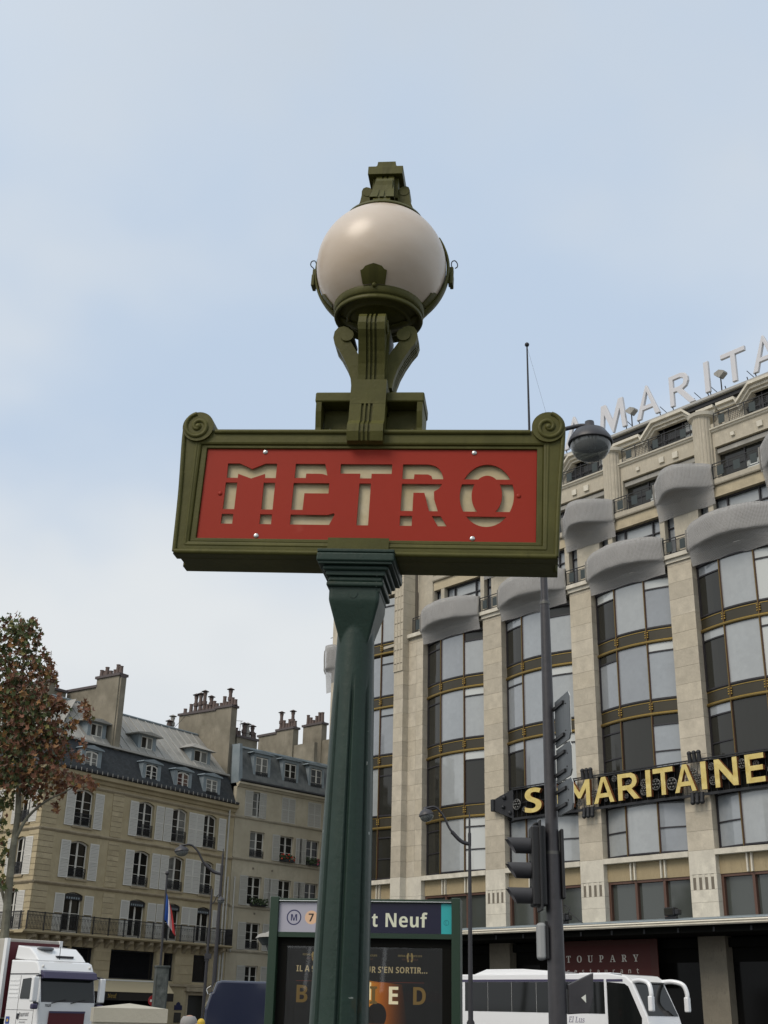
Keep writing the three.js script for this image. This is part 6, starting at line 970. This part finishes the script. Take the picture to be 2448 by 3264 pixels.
  mesh('chassis', BX(-0.5, 0.5, 0.6, 0.95, -5, -0.3), M.trimDark, L);
  const tr = mesh('trailer', [RB(-1.26, 1.26, 1.02, 3.92, -16, -2.75, 0.04)], std({ map: mottle([0.42, 0.40, 0.35], [0.36, 0.34, 0.295], [0.48, 0.46, 0.41], 4, 191, 3, 0.2), roughness: 0.7 }, { metres: true }), L);
  mesh('bulkhead', BX(-1.15, 1.15, 1.05, 3.8, -2.749, -2.70), M.maroon, tr); each('corner_post', [BX(-1.275, -1.14, 1.0, 3.93, -2.9, -2.69), BX(1.14, 1.275, 1.0, 3.93, -2.9, -2.69)], M.truckWhite, tr);
  mesh('side_skirt', BX(-1.262, -1.2, 0.75, 1.0, -15.9, -2.9), M.maroon, tr); for (const z of [-12.6, -13.9, -15.2]) { wheel(L, -1.05, 0.48, z, 0.48, 0.4); wheel(L, 1.05, 0.48, z, 0.48, 0.4); }
}
{ // coach
  const C = thing('coach', 'white touring coach with dark windows and drooping mirrors before the store', 'coach', [13.6, 0, -60.85], Math.atan2(0.6510886, 0.75900173));
  M.coach = phy({ color: lin(0.76, 0.77, 0.78), roughness: 0.3, clearcoat: 0.8, clearcoatRoughness: 0.06 }); M.coachGlass = phy({ color: lin(0.008, 0.009, 0.009), roughness: 0.04, specularIntensity: 0.8 });
  const body = mesh('body', [EXX([[0.1, 0.35], [0.16, 1.1], [0.0, 1.6], [-0.75, 3.05], [-1.15, 3.33], [-2.2, 3.46], [-12.4, 3.46], [-12.5, 3.2], [-12.5, 0.4]], -1.25, 1.25, 0.05)], M.coach, C);
  mesh('roof_unit', [EXX([[-4.9, 3.44], [-6.3, 3.62], [-8.0, 3.72], [-10.6, 3.72], [-11.6, 3.44]], -0.95, 0.95, 0.05), RB(-0.5, 0.3, 3.455, 3.52, -4.6, -2.6, 0.02)], M.coach, body);
  const wz = [-11.9, -10.2, -8.5, -6.8, -5.1, -3.5, -2.42];
  for (let k = 0; k < wz.length - 1; k++) mesh('side_window', BX(-1.262, -1.24, 1.66, 3.08, wz[k] + 0.012, wz[k + 1] - 0.012), M.coachGlass, body);
  mesh('window_pillar', [BX(-1.27, -1.238, 0.7, 3.2, -2.42, -2.28)], M.coach, body);
  mesh('driver_window', EXX([[-2.26, 0.9], [-0.32, 1.0], [-0.28, 1.5], [-0.98, 2.88], [-1.2, 3.0], [-2.26, 3.08]], -1.264, -1.242), M.coachGlass, body);
  mesh('roof_line', [BX(-1.266, -1.24, 3.09, 3.2, -12.2, -1.3)], M.visorPurple, body);
  const q = (x, y, z) => [x, y, z]; mesh('windscreen', fromQuads([[q(-1.14, 1.62, 0.012), q(1.14, 1.62, 0.012), q(1.1, 3.04, -0.725), q(-1.1, 3.04, -0.725)]]), M.coachGlass, body);
  mesh('roof_peak', [EXX([[-0.72, 3.06], [-0.62, 3.1], [-1.1, 3.38], [-1.4, 3.42], [-1.3, 3.3]], -1.2, 1.2)], M.coach, body);
  for (const s of [-1, 1]) { const m = mesh('mirror_arm', [TUBE([[s * 1.1, 3.12, -0.8], [s * 1.22, 3.14, -0.2], [s * 1.33, 2.98, 0.28], [s * 1.38, 2.6, 0.42], [s * 1.38, 2.45, 0.42]], 0.11, 24, 10)], M.coach, body); mesh('mirror', [RB(s * 1.38 - 0.13, s * 1.38 + 0.13, 1.8, 2.47, 0.28, 0.52, 0.06)], M.coach, m); }
  mesh('side_lettering', new THREE.PlaneGeometry(1.9, 0.4).rotateY(-Math.PI / 2).translate(-1.256, 1.36, -3.9), print(380, 80, (x) => { x.fillStyle = '#6b6480'; x.font = 'italic 70px serif'; x.fillText('El Lus', 20, 62); }), body);
  for (const z of [-2.9, -9.2, -10.4]) { wheel(C, -1.1, 0.5, z, 0.5, 0.3); wheel(C, 1.1, 0.5, z, 0.5, 0.3); }
  mesh('lower_trim', BX(-1.262, 1.262, 0.32, 0.5, -12.4, -0.2), M.trimDark, body);
}
{ // van
  const V = thing('van', 'dark blue high-roofed van beside the green station panel', 'van', [-2.9, 0, -46.2], THREE.MathUtils.degToRad(99));
  M.vanBlue = phy({ color: lin(0.007, 0.011, 0.036), roughness: 0.3, clearcoat: 1, clearcoatRoughness: 0.05 });
  const b = mesh('body', [EXX([[2.25, 0.35], [2.3, 1.0], [2.1, 1.35], [1.75, 1.95], [1.55, 2.06], [1.35, 2.35], [1.1, 2.42], [-2.55, 2.44], [-2.72, 2.38], [-2.82, 2.08], [-2.9, 2.02], [-3.05, 1.5], [-3.1, 0.35]], -0.98, 0.98, 0.07)], M.vanBlue, V);
  mesh('gutter', [BX(0.97, 1.0, 2.02, 2.07, -2.85, 1.6)], M.vanRim ??= plain(0.10, 0.12, 0.2, 0.35), b);
  for (const [z0, z1] of [[-2.7, -1.2], [-1.1, 0.35]]) mesh('side_window', BX(0.975, 0.995, 1.30, 1.92, z0, z1), M.coachGlass, b);
  mesh('front_window', EXX([[0.5, 1.3], [1.95, 1.3], [1.6, 1.9], [0.5, 1.92]], 0.975, 0.995), M.coachGlass, b);
  mesh('windscreen', fromQuads([[[-0.85, 1.42, 2.09], [-0.8, 1.92, 1.79], [0.8, 1.92, 1.79], [0.85, 1.42, 2.09]].reverse()]), M.coachGlass, b);
  mesh('mirror', RB(1.0, 1.22, 1.5, 1.8, 1.7, 1.85, 0.05), M.vanBlue, b); mesh('ladder_rail', [TUBE([[0.9, 2.0, -2.93], [0.94, 2.16, -2.98], [0.9, 2.28, -2.84]], 0.02, 12, 5)], M.steel, b);
  for (const z of [1.4, -2.0]) { wheel(V, -0.9, 0.36, z, 0.36, 0.25); wheel(V, 0.9, 0.36, z, 0.36, 0.25); }
  const Y = thing('marker_post', 'small yellow rounded post top beside the blue van at the bottom edge', 'post', [-5.24, 0, -40]); mesh('cap', [SP(0.12, 0, 1.13, 0, 12, 10), CY(0.12, 0.12, 0.3, 0, 0.83, 0, 12)], plain(0.6, 0.40, 0.03, 0.5), Y); mesh('post', CY(0.06, 0.06, 0.84, 0, 0, 0, 10), M.lampDark, Y);
}
{ // passer-by: only the top of the head reaches into the picture
  const P = thing('person', 'person with thinning grey hair, only top of head showing at bottom edge', 'person', [-2.24, 0, -16], Math.PI * 0.85);
  const J = [[[0, 0.90, 0], [0, 1.15, 0.01], 0.15, 0.16], [[0, 1.15, 0.01], [0, 1.24, 0], 0.16, 0.14], [[-0.15, 1.20, 0], [0.15, 1.20, 0], 0.075, 0.075], [[0, 1.22, 0], [0, 1.33, 0.01], 0.06, 0.055], [[0, 1.375, 0.02], [0, 1.40, 0.0], 0.078, 0.095]];
  for (const s of [-1, 1]) J.push([[s * 0.085, 0.88, 0], [s * 0.095, 0.48, 0.02], 0.085, 0.06], [[s * 0.095, 0.48, 0.02], [s * 0.1, 0.08, -0.01], 0.055, 0.042], [[s * 0.1, 0.05, -0.02], [s * 0.11, 0.035, 0.14], 0.042, 0.034], [[s * 0.19, 1.19, 0], [s * 0.23, 0.94, 0.02], 0.052, 0.043], [[s * 0.23, 0.94, 0.02], [s * 0.22, 0.72, 0.1], 0.042, 0.03], [[s * 0.22, 0.71, 0.1], [s * 0.215, 0.64, 0.12], 0.032, 0.022]);
  const n = 96, mc = new MarchingCubes(n, new THREE.MeshStandardMaterial(), false, false, 120000), sc = 0.8, oy = 0.75;
  for (let k = 0; k < n; k++) for (let j = 0; j < n; j++) for (let i = 0; i < n; i++) {
    const p = V3((i / n * 2 - 1) * sc, (j / n * 2 - 1) * sc + oy, (k / n * 2 - 1) * sc); let d = 1e9;
    for (const [a, b, r0, r1] of J) { const bx = b[0] - a[0], by = b[1] - a[1], bz = b[2] - a[2], t = clamp(((p.x - a[0]) * bx + (p.y - a[1]) * by + (p.z - a[2]) * bz) / (bx * bx + by * by + bz * bz || 1)), q = Math.hypot(p.x - a[0] - bx * t, p.y - a[1] - by * t, p.z - a[2] - bz * t) - lerp(r0, r1, t), h = clamp(0.5 + 0.5 * (q - d) / 0.03); d = d > 1e8 ? q : lerp(q, d, h) - 0.03 * h * (1 - h); }
    mc.field[i + j * n + k * n * n] = -d;
  }
  mc.isolation = 0; mc.update(); const cnt = mc.count ?? 0;
  const g = new THREE.BufferGeometry(); g.setAttribute('position', new THREE.BufferAttribute(mc.positionArray.slice(0, cnt * 3), 3)); g.setAttribute('normal', new THREE.BufferAttribute(mc.normalArray.slice(0, cnt * 3), 3)); g.scale(sc, sc, sc); g.translate(0, oy, 0);
  const c = new Float32Array(cnt * 3), pp = g.attributes.position; for (let i = 0; i < cnt; i++) { const y = pp.getY(i), x = Math.abs(pp.getX(i)); const col = y > 1.27 || (y < 0.73 && x > 0.17 && y > 0.5) ? [0.42, 0.25, 0.18] : y > 0.86 ? [0.03, 0.04, 0.07] : y > 0.09 ? [0.03, 0.03, 0.035] : [0.02, 0.015, 0.012]; c.set(col, i * 3); } g.setAttribute('color', new THREE.BufferAttribute(c, 3));
  mesh('body', g, std({ vertexColors: true, roughness: 0.7 }), P);
  mesh('hair', [new THREE.SphereGeometry(0.101, 24, 14, 0, 7, 0.72, 1.0).scale(1, 1.02, 1.08).translate(0, 1.405, -0.012)], plain(0.30, 0.29, 0.28, 0.9), P);
  mesh('ear', SP(0.022, -0.098, 1.385, 0, 8, 6), plain(0.42, 0.25, 0.18, 0.7), P); mesh('ear', SP(0.022, 0.098, 1.385, 0, 8, 6), plain(0.42, 0.25, 0.18, 0.7), P);
  mesh('nose', new THREE.ConeGeometry(0.018, 0.045, 6).rotateX(0.4).translate(0, 1.378, 0.108), plain(0.42, 0.25, 0.18, 0.7), P); mesh('eye', [SP(0.011, -0.034, 1.402, 0.083, 8, 6)], M.white, P); mesh('eye', [SP(0.011, 0.034, 1.402, 0.083, 8, 6)], M.white, P); mesh('mouth', BX(-0.024, 0.024, 1.342, 1.348, 0.094, 0.100), plain(0.25, 0.08, 0.07, 0.6), P);
}
/* ---------- plane tree at the left edge ---------- */
{
  const T = thing('plane_tree', 'plane tree turning green to rust in autumn at the left edge', 'tree', [-19.4, 0, -60]);
  M.bark = std({ map: mottle([0.16, 0.15, 0.11], [0.06, 0.055, 0.04], [0.28, 0.27, 0.20], 6, 201, 1.5), roughness: 0.9 }, { metres: true });
  const W = (x, y, z = 0) => { // photo column and row of this tree's outline, laid out at its own distance in metres round the trunk
    const v = (2900 - y) / 500; return [2.01 - v * 1.02 - v * v * 0.045 + (x - 25) * (0.01484 + v * 0.00070 + v * v * 0.00005), 5.62 + v * 7.1 + v * v * 0.31 + (x - 25) * 0.00034, z];
  };
  const limbs = [[[[12, 3300], [10, 3050], [22, 2900], [40, 2720], [57, 2600], [62, 2480], [80, 2330], [72, 2180], [80, 2050], [60, 1985]], 0.26, 0.03], [[[47, 2680], [90, 2610], [150, 2560], [205, 2535], [240, 2520], [258, 2508]], 0.10, 0.02], [[[62, 2480], [110, 2400], [150, 2330], [180, 2250]], 0.07, 0.015], [[[80, 2330], [130, 2240], [165, 2140], [175, 2080]], 0.05, 0.012], [[[60, 2520], [20, 2400], [5, 2250]], 0.08, 0.02], [[[75, 2180], [115, 2080], [120, 1995]], 0.04, 0.01], [[[150, 2330], [215, 2310], [270, 2265]], 0.03, 0.01], [[[22, 2900], [-20, 2760], [-60, 2650]], 0.09, 0.02]];
  const lg = []; limbs.forEach(([p, r0, r1], i) => { const c = new THREE.CatmullRomCurve3(p.map(([x, y], k) => V3(...W(x, y, i ? Math.sin(i * 2.4) * 0.25 * k : 0)))), n = 40, g = new THREE.TubeGeometry(c, n, 1, 8); const q = g.attributes.position, cen = []; for (let k = 0; k <= n; k++) cen.push(c.getPointAt(k / n)); for (let k = 0; k < q.count; k++) { const s = Math.floor(k / 9), o = cen[Math.min(s, n)], r = lerp(r0, r1, s / n); q.setXYZ(k, o.x + (q.getX(k) - o.x) * r, o.y + (q.getY(k) - o.y) * r, o.z + (q.getZ(k) - o.z) * r); } g.computeVertexNormals(); lg.push(g); });
  mesh('trunk', lg.slice(0, 1), M.bark, T); for (const g of lg.slice(1)) mesh('limb', g, M.bark, T);
  const CL = [[60, 1988, 26, 70, .3], [108, 1992, 20, 45, .35], [25, 2020, 34, 90, .25], [75, 2040, 34, 100, .2], [115, 2030, 14, 25, .5], [15, 2090, 45, 130, .3], [85, 2090, 26, 70, .4], [120, 2125, 24, 70, .45], [150, 2090, 16, 30, .7], [45, 2140, 40, 110, .55], [162, 2108, 10, 14, .9], [140, 2160, 26, 50, .8], [165, 2145, 14, 22, .8], [20, 2200, 50, 190, .4], [80, 2200, 42, 120, .65], [130, 2210, 26, 55, .7], [172, 2165, 12, 14, .8], [15, 2270, 55, 240, .3], [75, 2270, 50, 220, .55], [140, 2260, 36, 120, .6], [185, 2240, 22, 60, .8], [205, 2255, 14, 30, .8], [20, 2350, 60, 280, .4], [90, 2340, 55, 260, .6], [150, 2330, 34, 110, .6], [185, 2310, 22, 40, .7], [272, 2258, 18, 34, .85], [285, 2285, 12, 18, .85], [235, 2312, 18, 24, .8], [210, 2355, 22, 32, .75], [20, 2430, 60, 280, .4], [95, 2420, 55, 220, .6], [165, 2400, 32, 80, .7], [205, 2400, 24, 36, .8], [265, 2370, 10, 8, .8], [20, 2500, 55, 200, .35], [95, 2490, 45, 120, .65], [160, 2480, 34, 80, .8], [205, 2475, 26, 50, .9], [245, 2500, 22, 40, .9], [290, 2500, 16, 34, .95], [185, 2525, 20, 28, .9], [125, 2525, 22, 32, .8], [175, 2575, 14, 8, .9], [110, 2560, 14, 10, .6], [-15, 2560, 40, 90, .2], [-20, 2640, 40, 90, .15], [-15, 2720, 36, 80, .15], [-20, 2800, 30, 60, .15], [25, 2830, 14, 10, .1], [-60, 2200, 70, 300, .4], [-70, 2400, 80, 320, .4], [-40, 2060, 50, 160, .3], [262, 2420, 14, 14, .8]];
  const pos = [], col = [];
  const outline = []; for (let k = 0; k < 10; k++) { const a = k / 10 * Math.PI * 2 + Math.PI / 2, r = k % 2 ? 0.42 : (k === 0 ? 1.05 : k === 4 || k === 6 ? 0.62 : 0.92); outline.push([Math.cos(a) * r, Math.sin(a) * r]); }
  const e = new THREE.Euler(), q = new THREE.Quaternion(), v = V3(), o = V3();
  for (const [x, y, r, n, mix] of CL) for (let i = 0; i < n * 1.25; i++) {
    const a = rr(0, 6.283), d = r * Math.pow(rnd(), 0.55) * 1.12; const w = W(x + Math.cos(a) * d, y + Math.sin(a) * d, 0); o.set(w[0], w[1], rr(-1, 1) * (0.35 + r * 0.028));
    const s = rr(0.13, 0.235); e.set(rr(-1.3, 0.6), rr(-1.2, 1.2), rr(-3.1, 3.1)); q.setFromEuler(e);
    const red = rnd() < mix, k = rr(0.6, 1.35), c = red ? (rnd() < 0.35 ? [0.26 * k, 0.125 * k, 0.035 * k] : [0.165 * k, 0.065 * k, 0.03 * k]) : (rnd() < 0.3 ? [0.15 * k, 0.14 * k, 0.03 * k] : [0.060 * k, 0.085 * k, 0.018 * k]);
    const L = outline.map(([px, py], j) => v.set(px * s, py * s, (Math.abs(px) * 0.35 - 0.1 * py) * s).applyQuaternion(q).add(o).toArray()), c0 = o.toArray();
    for (let j = 0; j < 10; j++) { pos.push(...c0, ...L[j], ...L[(j + 1) % 10]); for (let m = 0; m < 3; m++) col.push(...c); }
  }
  const g = new THREE.BufferGeometry(); g.setAttribute('position', new THREE.Float32BufferAttribute(pos, 3)); g.setAttribute('color', new THREE.Float32BufferAttribute(col, 3)); g.computeVertexNormals();
  mesh('crown', g, phy({ vertexColors: true, roughness: 0.8, side: THREE.DoubleSide, transmission: 0.3, thickness: 0 }), T);
}
{ // the rest of the quay's row of trees: outside the picture, mirrored in glass and paint
  const t0 = scene.children.find((o) => o.name === 'plane_tree'); t0.userData.group = 'plane trees along the quay';
  [['left of the lorry', -56, -66, 1.7], ['far left', -72, -84, 3.1], ['left, beyond the near one', -21.5, -25, 5.2], ['nearest on the left', -13.5, -10.5, 0.9], ['behind the viewer to the left', -7, 14, 0.6], ['straight behind the viewer', 4, 16, 2.4], ['behind the viewer to the right', 14, 16, 4.0], ['far behind to the right', 26, 30, 5.6]].forEach(([w, x, z, r]) => { const t = t0.clone(); t.name = numbered('plane_tree'); t.userData = { ...t0.userData, label: 'autumn plane tree on the quay outside the picture, ' + w }; t.position.set(x, 0, z); t.rotation.y = r; scene.add(t); });
}
{ // parapet and closed book boxes along the quay behind the viewer, mirrored in the dark poster glass and vehicle windows
  const W = thing('parapet', 'low stone parapet behind the viewer', 'wall', [2, 0, 10.5], 0.05);
  mesh('wall', BX(-30, 30, 0, 1.05, 0, 0.45), M.pale, W); mesh('coping', BX(-30.1, 30.1, 1.051, 1.17, -0.05, 0.5), M.pale, W);
  const make = () => { const s = thing('book_box', 'dark green book box with raised lid on the parapet behind the viewer', 'book box', [0, 1.17, 10.6], 0.05, 'book boxes along the parapet'); mesh('box', BX(-0.97, 0.97, 0.001, 0.62, -0.35, 0.35), M.ironGreen, s); mesh('lid', BX(-0.97, 0.97, 0, 1.3, -0.03, 0.03).rotateX(0.25).translate(0, 0.621, 0.34), M.ironGreen, s); const k = []; for (let i = 0; i < 16; i++) k.push(BX(-0.9 + i * 0.112, -0.81 + i * 0.112, 0.621, 0.621 + 0.18 + 0.1 * hash(i, 2, 3), -0.2, 0.1)); each('book', k, M.maroon, s); return s; };
  const b0 = make(); b0.position.set(-9, 1.17, 11.2);
  for (let i = 1; i < 10; i++) { const b = b0.clone(); b.name = numbered('book_box'); b.position.set(-9 + i * 2.05, 1.17, 11.2 - i * 0.1); scene.add(b); }
}
scene.updateMatrixWorld(true);
renderer.render(scene, camera);
